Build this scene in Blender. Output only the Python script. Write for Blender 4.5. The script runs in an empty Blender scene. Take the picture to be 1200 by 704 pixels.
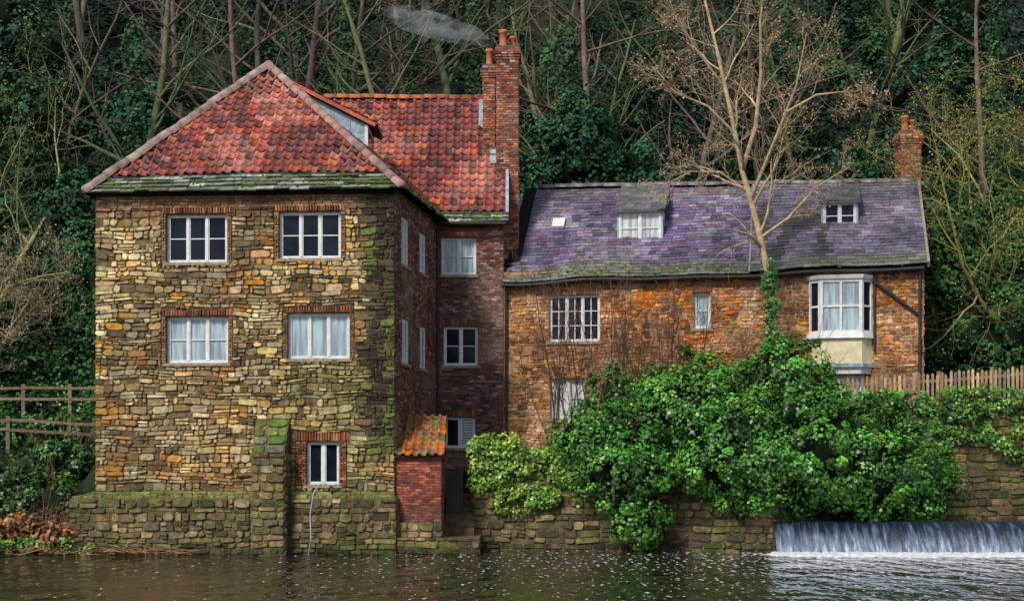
import bpy, math, random
import numpy as np
from mathutils import Vector, noise as mn
random.seed(7); RNG=np.random.default_rng(11)
sc=bpy.context.scene
col=sc.collection
R=random.uniform

# ------------------------------------------------------------------ helpers
def empty(name):
    o=bpy.data.objects.new(name,None); col.objects.link(o); return o

class MB:
    def __init__(s): s.v=[]; s.f=[]; s.c=[]; s.m=[]
    def add(s,vs,fs,c=(1,1,1),m=0):
        b=len(s.v); s.v.extend([tuple(p) for p in vs]); s.c.extend([c]*len(vs))
        for f in fs: s.f.append([b+i for i in f]); s.m.append(m)
    def obj(s,name,mats,parent=None,smooth=False):
        me=bpy.data.meshes.new(name); me.from_pydata(s.v,[],s.f); 
        if not isinstance(mats,(list,tuple)): mats=[mats]
        for m in mats: me.materials.append(m)
        a=me.color_attributes.new("Col",'FLOAT_COLOR','POINT')
        arr=np.ones((len(s.v),4),dtype=np.float32)
        if len(s.c): arr[:,:3]=np.array(s.c,dtype=np.float32)
        a.data.foreach_set("color",arr.ravel())
        me.polygons.foreach_set("material_index",np.array(s.m,dtype=np.int32))
        if smooth: me.polygons.foreach_set("use_smooth",np.ones(len(s.f),dtype=bool))
        me.update()
        o=bpy.data.objects.new(name,me); col.objects.link(o)
        if parent: o.parent=parent
        return o

BOXF=[(0,3,2,1),(4,5,6,7),(0,1,5,4),(1,2,6,5),(2,3,7,6),(3,0,4,7)]
def frame(p0,p1):
    p0=Vector(p0);p1=Vector(p1); d=(p1-p0); L=d.length; d.normalize(); n=Vector((d.y,-d.x))
    def F(u,z,o=0.0): return (p0.x+d.x*u+n.x*o, p0.y+d.y*u+n.y*o, z)
    return F,L
def boxF(mb,F,u0,u1,z0,z1,o0,o1,c=(1,1,1),m=0):
    vs=[F(u0,z0,o1),F(u1,z0,o1),F(u1,z0,o0),F(u0,z0,o0),F(u0,z1,o1),F(u1,z1,o1),F(u1,z1,o0),F(u0,z1,o0)]
    mb.add(vs,BOXF,c,m)
def box(mb,x0,x1,y0,y1,z0,z1,c=(1,1,1),m=0):
    vs=[(x0,y0,z0),(x1,y0,z0),(x1,y1,z0),(x0,y1,z0),(x0,y0,z1),(x1,y0,z1),(x1,y1,z1),(x0,y1,z1)]
    mb.add(vs,BOXF,c,m)
def beam(mb,a,b,w,h,c=(1,1,1),m=0):
    a=Vector(a);b=Vector(b); d=(b-a).normalized(); up=Vector((0,0,1))
    if abs(d.z)>.95: up=Vector((0,1,0))
    s=d.cross(up).normalized()*w/2; t=s.cross(d).normalized()*h/2
    vs=[a-s-t,a+s-t,a+s+t,a-s+t,b-s-t,b+s-t,b+s+t,b-s+t]
    mb.add(vs,BOXF,c,m)

def wall(mb,F,u0,u1,z0,z1,ops,c=(1,1,1),dep=0.28,m=0):
    us=sorted(set([u0,u1]+[x for o in ops for x in o[:2]])); zs=sorted(set([z0,z1]+[x for o in ops for x in o[2:4]]))
    for i in range(len(us)-1):
        for j in range(len(zs)-1):
            cu=(us[i]+us[i+1])/2; cz=(zs[j]+zs[j+1])/2
            if any(o[0]<cu<o[1] and o[2]<cz<o[3] for o in ops): continue
            mb.add([F(us[i],zs[j]),F(us[i+1],zs[j]),F(us[i+1],zs[j+1]),F(us[i],zs[j+1])],[(0,1,2,3)],c,m)
    for a,b,p,q in [o[:4] for o in ops]:
        mb.add([F(a,p),F(b,p),F(b,q),F(a,q),F(a,p,-dep),F(b,p,-dep),F(b,q,-dep),F(a,q,-dep)],
               [(0,4,5,1),(1,5,6,2),(2,6,7,3),(3,7,4,0)],c,m)

def stones(mb,F,u0,u1,z0,z1,ops,h0,h1,w0,w1,colfn,proud=0.03,gap=0.012,cut=True,wav=0.03,jit=0.012,drop=0.0,split=0.0):
    z=z0; row=0
    def one(x0,x1,y0,y1):
        pr=proud*R(0.3,1.4); c=colfn((x0+x1)/2,(y0+y1)/2)
        if cut:
            k=lambda: R(.08,.45)*min(x1-x0,y1-y0)
            ks=[k() for _ in range(8)]
            p=[(x0+ks[0],y0),(x1-ks[1],y0),(x1,y0+ks[2]),(x1,y1-ks[3]),(x1-ks[4],y1),(x0+ks[5],y1),(x0,y1-ks[6]),(x0,y0+ks[7])]
            p=[(a_+R(-jit,jit),b_+R(-jit,jit)) for a_,b_ in p]
        else:
            p=[(x0,y0),(x1,y0),(x1,y1),(x0,y1)]
            p=[(a_+R(-jit,jit)*.4,b_+R(-jit,jit)*.4) for a_,b_ in p]
        n=len(p); cx=(x0+x1)/2; cy=(y0+y1)/2
        def wv(a_,b_): return b_+wav*(math.sin(a_*1.1+b_*2.3+1)+.6*math.sin(a_*3.7-b_*1.9))*min(1,max(0,(z1-b_)/.5))*min(1,max(0,(b_-z0)/.5))
        tl=R(-.3,.3)*pr; tm=R(-.3,.3)*pr
        out=[F(a_,wv(a_,b_),-0.01) for a_,b_ in p]
        ins=[F(a_+(cx-a_)*min(.3,.012/max(.01,abs(cx-a_)+.001)),wv(a_,b_)+(cy-b_)*.16,pr+tl*(a_-cx)/(x1-x0)*2+tm*(b_-cy)/(y1-y0)*2) for a_,b_ in p]
        fs=[tuple(range(n,2*n))]+[(i,(i+1)%n,n+(i+1)%n,n+i) for i in range(n)]
        mb.add(out+ins,fs,c)
    while z<z1-0.02:
        h=min(R(h0,h1),z1-z)
        if z1-(z+h)<h0*0.5: h=z1-z
        segs=sorted(set([u0,u1]+[x for o in ops if o[2]<z+h and o[3]>z for x in o[:2] if u0<x<u1]))
        for a,b in zip(segs[:-1],segs[1:]):
            mid=(a+b)/2; zl,zh=z,z+h; bad=False
            for o in ops:
                if o[0]<mid<o[1] and o[2]<zh and o[3]>zl:
                    if o[2]-zl>0.035: zh=o[2]
                    elif zh-o[3]>0.035: zl=o[3]
                    else: bad=True
            if bad or zh-zl<0.03: continue
            u=a
            first=True
            while u<b-0.02:
                w=w0+(w1-w0)*(random.random()**(1.6 if cut else 1))
                if first and h0==h1: w=w*(0.5 if row%2 else 1.0)
                first=False
                if u+w>b-w0*0.4: w=b-u
                if random.random()<drop: u+=w; continue
                g=gap*R(.5,1.5)
                x0,x1,y0,y1=u+g,u+w-g,zl+g*.8,zh-g*.8
                if x1-x0<0.02 or y1-y0<0.015: u+=w; continue
                if split and y1-y0>.12 and random.random()<split:
                    ym=y0+(y1-y0)*R(.35,.65); q=random.random()
                    if q<.4 or x1-x0<.25: one(x0,x1,y0,ym-g*.7); one(x0,x1,ym+g*.7,y1)
                    else:
                        xm=x0+(x1-x0)*R(.35,.65)
                        if q<.7: one(x0,xm-g,y0,y1); one(xm+g,x1,y0,ym-g*.7); one(xm+g,x1,ym+g*.7,y1)
                        else: one(xm+g,x1,y0,y1); one(x0,xm-g,y0,ym-g*.7); one(x0,xm-g,ym+g*.7,y1)
                else: one(x0,x1,y0,y1)
                u+=w
        z+=h; row+=1

def jitc(c,a=0.15,b=0.06):
    k=R(1-a*1.6,1+a*1.4)
    return tuple(max(0.004,x*k*R(1-b,1+b)) for x in c)
def mix(a,b,t): return tuple(x*(1-t)+y*t for x,y in zip(a,b))
def nz(u,z,s,o=0): return 0.5+0.5*mn.noise(Vector((u*s+o,z*s,o*1.7)))*1.6
def sm(x,a,b): t=min(1,max(0,(x-a)/(b-a))); return t*t*(3-2*t)

# ------------------------------------------------------------------ materials
def mat(name,rough=0.9,base=None,attr=None,n1=None,n2=None,bump=None,spec=0.3,coat=0,metal=0,moss=None,sat=1.0,val=1.0):
    m=bpy.data.materials.new(name); m.use_nodes=True; nt=m.node_tree; N=nt.nodes; Lk=nt.links
    b=N['Principled BSDF']; b.inputs['Roughness'].default_value=rough
    b.inputs['Specular IOR Level'].default_value=spec; b.inputs['Coat Weight'].default_value=coat; b.inputs['Metallic'].default_value=metal
    tc=N.new('ShaderNodeTexCoord')
    if attr:
        a=N.new('ShaderNodeAttribute'); a.attribute_name='Col'; cur=a.outputs['Color']
    else:
        a=N.new('ShaderNodeRGB'); a.outputs[0].default_value=(*base,1); cur=a.outputs[0]
    for nn in (n1,n2):
        if nn:
            s,lo,hi,det=nn[:4]
            t=N.new('ShaderNodeTexNoise'); t.inputs['Scale'].default_value=s; t.inputs['Detail'].default_value=det; t.inputs['Roughness'].default_value=.65
            Lk.new(tc.outputs['Object'],t.inputs['Vector'])
            r=N.new('ShaderNodeMapRange'); r.inputs[1].default_value=.3; r.inputs[2].default_value=.7; r.inputs[3].default_value=lo; r.inputs[4].default_value=hi
            Lk.new(t.outputs['Fac'],r.inputs[0])
            v=N.new('ShaderNodeVectorMath'); v.operation='SCALE'; Lk.new(cur,v.inputs[0]); Lk.new(r.outputs[0],v.inputs['Scale']); cur=v.outputs[0]
    if moss:
        s,th0,th1,mc,amt=moss
        t=N.new('ShaderNodeTexNoise'); t.inputs['Scale'].default_value=s; t.inputs['Detail'].default_value=6; t.inputs['Roughness'].default_value=.7
        mp=N.new('ShaderNodeMapping'); mp.inputs['Location'].default_value=(3.3,1.2,7.7); Lk.new(tc.outputs['Object'],mp.inputs[0]); Lk.new(mp.outputs[0],t.inputs['Vector'])
        r=N.new('ShaderNodeMapRange'); r.inputs[1].default_value=th0; r.inputs[2].default_value=th1; r.inputs[4].default_value=amt
        Lk.new(t.outputs['Fac'],r.inputs[0])
        mx=N.new('ShaderNodeMix'); mx.data_type='RGBA'; Lk.new(r.outputs[0],mx.inputs[0]); Lk.new(cur,mx.inputs[6]); mx.inputs[7].default_value=(*mc,1); cur=mx.outputs[2]
    if sat!=1 or val!=1:
        h=N.new('ShaderNodeHueSaturation'); h.inputs['Saturation'].default_value=sat; h.inputs['Value'].default_value=val; Lk.new(cur,h.inputs['Color']); cur=h.outputs[0]
    Lk.new(cur,b.inputs['Base Color'])
    if bump:
        t=N.new('ShaderNodeTexNoise'); t.inputs['Scale'].default_value=bump[0]; t.inputs['Detail'].default_value=5; Lk.new(tc.outputs['Object'],t.inputs['Vector'])
        bp=N.new('ShaderNodeBump'); bp.inputs['Strength'].default_value=bump[1]; bp.inputs['Distance'].default_value=bump[2]
        Lk.new(t.outputs['Fac'],bp.inputs['Height']); Lk.new(bp.outputs[0],b.inputs['Normal'])
    return m
M_stone=mat('rubble_stone',attr=1,n1=(8,.42,1.5,6),n2=(.9,.66,1.3,4),bump=(22,.8,.025),sat=1.14,val=1.02)
M_mortar=mat('mortar',base=(.145,.105,.055),n1=(5,.3,1.6,6),n2=(.7,.55,1.35,3),bump=(30,.6,.02))
M_brickm=mat('brick_mortar',base=(.14,.10,.08),n1=(6,.6,1.4,6),bump=(30,.5,.01))
M_brick=mat('weathered_brick',attr=1,n1=(12,.6,1.4,6),n2=(1.2,.55,1.4,4),bump=(30,.6,.01),sat=1.08)
M_wet=mat('wet_river_stone',attr=1,rough=.7,n1=(7,.35,1.6,6),n2=(1.0,.5,1.35,4),bump=(20,.9,.03),moss=(2.6,.52,.66,(.07,.11,.02),.7),sat=1.1)
M_tile=mat('clay_pantile',attr=1,rough=.7,n1=(14,.65,1.35,5),n2=(1.3,.62,1.35,4),bump=(30,.5,.01),moss=(2.6,.60,.72,(.07,.09,.03),.6),sat=1.13)
M_slate=mat('roof_slate',attr=1,rough=.5,spec=.45,n1=(10,.55,1.4,6),n2=(.8,.55,1.35,5),bump=(25,.4,.01),moss=(2.6,.58,.70,(.14,.17,.08),.6),sat=1.22,val=.82)
M_flag=mat('mossy_stone_flag',attr=1,rough=.9,n1=(7,.4,1.4,5),bump=(20,.7,.02),moss=(2.6,.52,.64,(.08,.13,.02),.7))
M_white=mat('white_window_paint',base=(.82,.82,.82),rough=.5,n1=(7,.72,1.05,5))
M_cream=mat('cream_paint',base=(.80,.72,.46),rough=.6,n1=(5,.7,1.05,5))
M_lead=mat('lead_flashing',base=(.33,.42,.50),rough=.55,n1=(5,.5,1.35,5))
M_pipe=mat('cast_iron_pipe',base=(.03,.03,.035),rough=.5)
M_hose=mat('pale_hose',base=(.42,.5,.5),rough=.5)
M_pot=mat('terracotta_pot',base=(.5,.16,.07),rough=.8,n1=(9,.7,1.2,4))
M_wood=mat('fence_timber',attr=1,rough=.85,n1=(9,.6,1.35,5))
M_door=mat('old_door',base=(.06,.055,.045),rough=.8,n1=(9,.6,1.3,5))
M_leaf=mat('leaf',attr=1,rough=.38,spec=.45)
M_hleaf=mat('woodland_leaf',attr=1,rough=.6,spec=.2)
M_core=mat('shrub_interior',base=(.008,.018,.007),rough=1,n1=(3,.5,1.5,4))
M_bark=mat('bark',attr=1,rough=.95,n1=(8,.6,1.4,5),n2=(1.5,.7,1.3,3))
M_ground=mat('woodland_floor',base=(.028,.026,.017),rough=1,n1=(1.3,.4,1.6,6),bump=(3,.8,.2),moss=(.5,.42,.58,(.012,.034,.015),.9))
M_dark=mat('dark_interior',base=(.01,.01,.012),rough=.9)
M_flagS=mat('stone_sill',base=(.34,.29,.2),n1=(8,.5,1.3,5))

def glassmat(name,base,stripe=0):
    m=bpy.data.materials.new(name); m.use_nodes=True; N=m.node_tree.nodes; Lk=m.node_tree.links; b=N['Principled BSDF']
    b.inputs['Roughness'].default_value=.35 if stripe else .05; b.inputs['Specular IOR Level'].default_value=.3 if stripe else .11
    if stripe: b.inputs['Coat Weight'].default_value=.5; b.inputs['Coat Roughness'].default_value=.04
    tc=N.new('ShaderNodeTexCoord'); mp=N.new('ShaderNodeMapping'); mp.inputs['Scale'].default_value=(11,11,.8) if stripe else (1.3,1.3,1.6)
    t=N.new('ShaderNodeTexNoise'); t.inputs['Scale'].default_value=1.0; Lk.new(tc.outputs['Object'],mp.inputs[0]); Lk.new(mp.outputs[0],t.inputs[0])
    r=N.new('ShaderNodeValToRGB'); r.color_ramp.elements[0].position=.35; r.color_ramp.elements[1].position=.65
    r.color_ramp.elements[0].color=(*[x*.45 for x in base],1); r.color_ramp.elements[1].color=(*base,1)
    Lk.new(t.outputs['Fac'],r.inputs[0]); Lk.new(r.outputs[0],b.inputs['Base Color']); return m
G_dark=glassmat('dark_window_glass',(.014,.02,.036)); G_curt=glassmat('curtained_glass',(.45,.57,.64),1); G_pale=glassmat('pale_blind_glass',(.66,.71,.74),1)

# ------------------------------------------------------------------ windows
def window(parent,F,u0,u1,z0,z1,lights,rows,glass,dep=.13,sill=True,fr=.065,ml=.075,gb=.03,subc=1,name='window',mw=None):
    mb=MB(); fd=.07
    boxF(mb,F,u0,u1,z0,z0+fr,-dep-fd,-dep); boxF(mb,F,u0,u1,z1-fr,z1,-dep-fd,-dep)
    boxF(mb,F,u0,u0+fr,z0+fr,z1-fr,-dep-fd,-dep); boxF(mb,F,u1-fr,u1,z0+fr,z1-fr,-dep-fd,-dep)
    a=u0+fr; b=u1-fr; w=(b-a)/lights
    for i in range(1,lights): boxF(mb,F,a+i*w-ml/2,a+i*w+ml/2,z0+fr,z1-fr,-dep-fd,-dep+.012)
    for i in range(lights):
        l=a+i*w+(ml/2 if i else 0); r=a+(i+1)*w-(ml/2 if i<lights-1 else 0)
        s=.028
        for (p,q,x,y) in ((l,l+s,z0+fr,z1-fr),(r-s,r,z0+fr,z1-fr),(l+s,r-s,z0+fr,z0+fr+s),(l+s,r-s,z1-fr-s,z1-fr)):
            boxF(mb,F,p,q,x,y,-dep-.05,-dep-.012)
        hz=(z1-z0-2*fr)/rows
        for j in range(1,rows): boxF(mb,F,l+s,r-s,z0+fr+j*hz-gb/2,z0+fr+j*hz+gb/2,-dep-.045,-dep-.015)
        for k in range(1,subc):
            x=l+(r-l)*k/subc; boxF(mb,F,x-gb/2,x+gb/2,z0+fr+s,z1-fr-s,-dep-.047,-dep-.018)
        for j in range(rows):
            for k in range(subc):
                g=[R(-.006,.006) for _ in range(3)]
                x0=l+(r-l)*k/subc;x1=l+(r-l)*(k+1)/subc;y0=z0+fr+j*hz;y1=y0+hz
                mb.add([F(x0,y0,-dep-.052+g[0]),F(x1,y0,-dep-.052+g[1]),F(x1,y1,-dep-.052+g[2]),F(x0,y1,-dep-.052+g[0]+g[2]-g[1])],[(0,1,2,3)],m=1)
    if sill: boxF(mb,F,u0-.08,u1+.08,z0-.09,z0-.004,-dep,.07,m=2)
    mb.obj(name,[mw or M_white,glass,M_flagS],parent)

# ------------------------------------------------------------------ roofs
def planemap(O,A,T):
    O=Vector(O);A=Vector(A);T=Vector(T); U=(A-O); W=U.length; U.normalize(); t=T-O; ut=t.dot(U); V=t-U*ut; vt=V.length; V.normalize(); N_=U.cross(V)
    def m(u,v,h=0):
        h=h-.05*math.sin(u*.9+.5)*math.sin(v*.8) ; p=O+U*u+V*v+N_*h; return (p.x,p.y,p.z)
    return m,W,ut,vt
def pantiles(mb,m,uL,uR,v0,L,colfn,tw=.285,th=.33):
    nseg=7; j=0; v=v0
    while v<L-.02:
        ve=min(v+th+.06,L+.02); a=min(uL(v),uL(ve)); b=max(uR(v),uR(ve)); ro=R(-.02,.02)
        i=math.floor(a/tw)-1
        while i*tw<b:
            lift=R(.03,.065); sk=R(-.016,.016); top=[];bot=[];lip=[]
            for k in range(nseg+1):
                t=k/nseg; u=(i+t)*tw+ro
                pr=.042*math.sin(t*2*math.pi+.6)+.014*math.sin(t*4*math.pi)
                ub=min(max(u,uL(v)),uR(v)); ut=min(max(u,uL(ve)),uR(ve))
                bot.append(m(ub,v+sk,pr+lift+.05)); top.append(m(ut,ve,pr+.05)); lip.append(m(ub,v+sk+.004,pr+lift+.01))
            if (Vector(bot[0])-Vector(bot[-1])).length+(Vector(top[0])-Vector(top[-1])).length>.06:
                n=nseg+1; fs=[(k,k+1,n+k+1,n+k) for k in range(nseg)]+[(2*n+k,2*n+k+1,k+1,k) for k in range(nseg)]
                mb.add(bot+top+lip,fs,colfn((i+.5)*tw,v))
            i+=1
        v+=th; j+=1
def slates(mb,m,uL,uR,v0,L,colfn,tw=.3,th=.2,thick=.014,rag=.012):
    v=v0; j=0
    while v<L-.02:
        ve=min(v+th+.05,L); a=uL(v); b=uR(v); u=a-(tw*.5 if j%2 else 0)+R(-.03,.03)
        while u<b:
            w=tw*R(.8,1.2); x0=max(u,a); x1=min(u+w-.008,b)
            if x1-x0>.03:
                r1=R(-rag,rag);r2=r1+R(-rag,rag)*.5; l=thick*R(1.3,2.8)
                if random.random()<.03: r1-=.05; r2-=.03; l+=.01
                t0=min(max(x0,uL(ve)),uR(ve)); t1=min(max(x1,uL(ve)),uR(ve))
                vs=[m(x0,v+r1,l),m(x1,v+r2,l),m(t1,ve,.004),m(t0,ve,.004),m(x0,v+r1,l-thick*1.3),m(x1,v+r2,l-thick*1.3)]
                mb.add(vs,[(0,1,2,3),(4,5,1,0)],colfn((x0+x1)/2,v))
            u+=w
        v+=th*R(.95,1.05); j+=1
def caps(mb,A,B,r,seg,colr):
    A=Vector(A);B=Vector(B); d=B-A; L=d.length; d.normalize(); s=d.cross(Vector((0,0,1))).normalized(); t=s.cross(d)
    n=max(1,int(L/seg)); sg=L/n
    for i in range(n):
        q=t*R(-.015,.02); a=A+d*(i*sg)+q; b=A+d*((i+1)*sg-.008)+q; vs=[]
        for p,rr in ((a,r*1.08),(b,r*R(.92,1.0))):
            for k in range(7):
                th=math.pi*k/6*1.1-.05*math.pi; vs.append(p+s*rr*math.cos(th)+t*rr*(math.sin(th)-.2))
        fs=[(k,k+1,8+k,7+k) for k in range(6)]+[(6,5,4,3,2,1,0),(7,8,9,10,11,12,13)]
        mb.add(vs,fs,jitc(colr,.18))
def deck(mb,pts,c=(.05,.04,.035),m=0): mb.add(pts,[tuple(range(len(pts)))],c,m)
def mosstuft(mb,m,n,ur,vr,c=(.09,.15,.02)):
    for _ in range(n):
        u=R(*ur);v=R(*vr);r=R(.04,.13); k=6; h=R(.03,.06)
        vs=[m(u+r*math.cos(a*6.283/k)*R(.7,1.2),v+r*.7*math.sin(a*6.283/k),.03) for a in range(k)]+[m(u,v,.06+h)]
        mb.add(vs,[(i,(i+1)%k,k) for i in range(k)],jitc(c,.3))

# ------------------------------------------------------------------ tubes / trees
def quadmesh(name,V,F,C,m,parent=None,smooth=False):
    me=bpy.data.meshes.new(name); nv=len(V); nf=len(F)
    me.vertices.add(nv); me.vertices.foreach_set('co',np.ascontiguousarray(V,dtype=np.float32).ravel())
    me.loops.add(nf*4); me.loops.foreach_set('vertex_index',np.ascontiguousarray(F,dtype=np.int32).ravel())
    me.polygons.add(nf); me.polygons.foreach_set('loop_start',np.arange(nf,dtype=np.int32)*4)
    me.update(calc_edges=True)
    if smooth: me.polygons.foreach_set('use_smooth',np.ones(nf,dtype=bool))
    a=me.color_attributes.new("Col",'FLOAT_COLOR','POINT'); arr=np.ones((nv,4),dtype=np.float32); arr[:,:3]=C; a.data.foreach_set('color',arr.ravel())
    me.materials.append(m); me.validate()
    o=bpy.data.objects.new(name,me); col.objects.link(o)
    if parent: o.parent=parent
    return o
def tubes(polys,name,m,colr,parent=None,sides=5,vary=.2):
    V=[];Fa=[];C=[];base=0
    for pts,rad in polys:
        P=np.asarray(pts,float); n=len(P); 
        T=np.gradient(P,axis=0); T/=np.linalg.norm(T,axis=1)[:,None]+1e-9
        ref=np.array([0,0,1.]) if abs(T[0,2])<.8 else np.array([1.,0,0])
        S=np.cross(T,ref); S/=np.linalg.norm(S,axis=1)[:,None]+1e-9; Q=np.cross(T,S)
        k=sides if rad[0]>.03 else 3
        an=np.arange(k)*2*np.pi/k; r=np.asarray(rad)[:,None,None]
        ring=P[:,None,:]+r*(np.cos(an)[None,:,None]*S[:,None,:]+np.sin(an)[None,:,None]*Q[:,None,:])
        V.append(ring.reshape(-1,3)); kk=R(1-vary,1+vary); C.append(np.tile(np.array(colr)*kk,(n*k,1)))
        i=np.arange(n-1)[:,None]*k; j=np.arange(k)[None,:]; j2=(j+1)%k
        q=np.stack([i+j,i+j2,i+k+j2,i+k+j],-1).reshape(-1,4)+base; Fa.append(q); base+=n*k
    return quadmesh(name,np.concatenate(V),np.concatenate(Fa),np.concatenate(C),m,parent,True)
def rv():
    v=Vector((random.gauss(0,1),random.gauss(0,1),random.gauss(0,1))); return v.normalized()
def branch(polys,p,d,L,r,lvl,kids,wander=.16,up=.06,spread=(.5,1.1),lr=(.45,.7),t0=.3,taper=.3):
    n=7 if lvl<2 else 4; pts=[Vector(p)]; d=Vector(d).normalized()
    for i in range(n):
        d=(d+rv()*wander+Vector((0,0,up))).normalized(); pts.append(pts[-1]+d*L/n)
    rad=[r*(1-(1-taper)*i/n) for i in range(n+1)]
    polys.append((pts,rad))
    sub(polys,pts,rad,L,lvl,kids,wander,up,spread,lr,t0)
def sub(polys,pts,rad,L,lvl,kids,wander=.16,up=.06,spread=(.5,1.1),lr=(.45,.7),t0=.3):
    if lvl>=len(kids): return
    n=len(pts)-1; nk=kids[lvl]
    for c in range(nk):
        t=t0+(1-t0)*(c+R(0,1))/nk; x=t*n; i=min(int(x),n-1); f=x-i
        q=Vector(pts[i]).lerp(Vector(pts[i+1]),f); dd=(Vector(pts[i+1])-Vector(pts[i])).normalized()
        ax=dd.cross(rv()).normalized(); ang=R(*spread); nd=dd*math.cos(ang)+ax*math.sin(ang)
        rr=(rad[i]*(1-f)+rad[i+1]*f)*R(.4,.65)
        branch(polys,q,nd,L*R(*lr)*(1.15-.5*t),max(rr,.006),lvl+1,kids,wander*1.15,up,spread,lr,.2)

# ------------------------------------------------------------------ leaves
def leaves(name,P,Nn,size,C,m,parent=None):
    n=len(P); Nn=Nn/(np.linalg.norm(Nn,axis=1)[:,None]+1e-9)
    t=RNG.normal(size=(n,3)); t-=Nn*np.sum(t*Nn,1)[:,None]; t/=np.linalg.norm(t,axis=1)[:,None]; b=np.cross(Nn,t)
    s=size[:,None]; w=RNG.uniform(.32,.5,size=(n,1))
    v0=P-t*s*.5; v2=P+t*s*.5; fold=Nn*s*.12
    v1=P+b*s*w+fold-t*s*.08; v3=P-b*s*w+fold-t*s*.08
    V=np.stack([v0,v1,v2,v3],1).reshape(-1,3); F=np.arange(n*4).reshape(-1,4)
    return quadmesh(name,V,F,np.repeat(C,4,axis=0),m,parent)
def clumped(centres,norms,radii,per,base,size,bright=(.5,1.6),upn=.5,tint=None):
    K=len(centres); centres=np.asarray(centres);norms=np.asarray(norms);radii=np.asarray(radii)
    kb=RNG.uniform(bright[0],bright[1],K)
    idx=np.repeat(np.arange(K),per); n=len(idx)
    d=RNG.normal(size=(n,3)); d/=np.linalg.norm(d,axis=1)[:,None]; rad=RNG.uniform(.35,1.05,n)**.6
    off=d*rad[:,None]*radii[idx][:,None]
    P=centres[idx]+off
    Nn=d*.8+norms[idx]*.6+RNG.normal(size=(n,3))*.35; Nn[:,2]+=upn
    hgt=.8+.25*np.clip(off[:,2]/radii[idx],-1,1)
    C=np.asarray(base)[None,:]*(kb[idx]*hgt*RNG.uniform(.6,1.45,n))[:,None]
    if tint is not None:
        tt=np.asarray(tint)/np.asarray(base); mk=RNG.uniform(0,1,K)[idx]**2.0
        C=C*(1+(tt-1)[None,:]*mk[:,None])
    S=RNG.uniform(size*.6,size*1.35,n)
    return P,Nn,S,C
def bush(name,blobs,nclump,per,base,size,tint,crad=.32,bright=(.5,1.6),m=None,core=True,twigs=0,parent=None):
    root=empty(name)
    if parent: root.parent=parent
    A=np.array([b[3]*b[4]+b[4]*b[5]+b[3]*b[5] for b in blobs]); A=A/A.sum()
    cs=[];ns=[];rs=[]
    for b,a in zip(blobs,A):
        c=np.array(b[:3]); r=np.array(b[3:6])
        for _ in range(int(nclump*a)):
            d=RNG.normal(size=3); d/=np.linalg.norm(d)
            if d[1]>.5 and RNG.random()<.7: d[1]*=-1
            lump=1+.2*mn.noise(Vector(tuple(d*2.3+c)))*2
            cs.append(c+d*r*RNG.uniform(.78,1.1)*lump); ns.append(d); rs.append(crad*RNG.uniform(.45,1.4))
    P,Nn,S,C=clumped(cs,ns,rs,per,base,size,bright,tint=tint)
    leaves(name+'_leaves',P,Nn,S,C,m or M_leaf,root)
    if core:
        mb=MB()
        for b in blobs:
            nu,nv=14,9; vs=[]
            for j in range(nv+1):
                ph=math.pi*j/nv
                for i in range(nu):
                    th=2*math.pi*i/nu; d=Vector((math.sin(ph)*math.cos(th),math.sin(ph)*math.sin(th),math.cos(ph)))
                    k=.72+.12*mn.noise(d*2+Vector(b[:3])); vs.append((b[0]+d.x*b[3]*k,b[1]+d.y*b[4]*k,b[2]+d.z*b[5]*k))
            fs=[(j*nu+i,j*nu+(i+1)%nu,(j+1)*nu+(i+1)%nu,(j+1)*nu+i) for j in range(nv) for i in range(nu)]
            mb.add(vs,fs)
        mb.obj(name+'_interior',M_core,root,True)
    if twigs:
        pl=[]
        for _ in range(twigs):
            b=random.choice(blobs); d=rv(); d.z=abs(d.z)+.4; d.y=-abs(d.y); d.normalize()
            p=Vector(b[:3])+Vector((d.x*b[3],d.y*b[4],d.z*b[5]))*.8
            branch(pl,p,d,R(.5,1.3),.011,0,[3],.2,.05)
        tubes(pl,name+'_twigs',M_bark,(.22,.13,.08),root,3)
    return root

# ================================================================== STONE MILL
PAL=[(.54,.40,.19),(.56,.36,.13),(.42,.35,.22),(.66,.53,.32),(.22,.155,.08),(.52,.27,.09),(.46,.33,.16),(.30,.23,.14),(.52,.43,.25),(.14,.105,.065),(.60,.47,.25),(.48,.39,.21)]
def c_mill(u,z):
    n=nz(u,z,.45,3); n2=nz(u,z,.9,9); n3=nz(u,z,2.2,14)
    c=random.choice(PAL)
    if n>.60: c=mix(c,(.68,.55,.33),.4)
    c=mix(c,(.16,.125,.08),.55*sm(.5-n,0,.16))
    if n2>.66: c=mix(c,(.58,.28,.10),.4)
    if n3>.72: c=mix(c,(.74,.64,.45),.4)
    if n3<.30: c=mix(c,(.09,.07,.05),.55)
    if z>9.95: c=mix(c,(.20,.10,.075),.7)
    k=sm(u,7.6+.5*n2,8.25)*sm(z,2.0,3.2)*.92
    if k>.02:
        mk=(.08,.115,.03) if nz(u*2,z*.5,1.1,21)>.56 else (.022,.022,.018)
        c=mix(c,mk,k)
    if 5.2<u<8.0 and z<6.0: c=mix(c,(.19,.21,.08),.45*sm(nz(u*2.5,z*.35,1.0,4),.42,.65))
    if 2.2<u<4.6 and 1.9<z<5.6: c=mix(c,(.10,.08,.055),.45*sm(nz(u*1.5,z*.5,1.0,44),.5,.7))
    if z<1.9+n*.6: c=mix(c,(.12,.12,.06),.5)
    return jitc(c,.22,.05)
def c_dbrick(u,z):
    c=random.choice([(.19,.075,.06),(.14,.065,.06),(.25,.10,.075),(.09,.055,.05),(.33,.22,.18),(.22,.11,.10)])
    if nz(u,z,.6,5)>.62: c=mix(c,(.34,.25,.2),.4)
    return jitc(c,.22)
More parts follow.
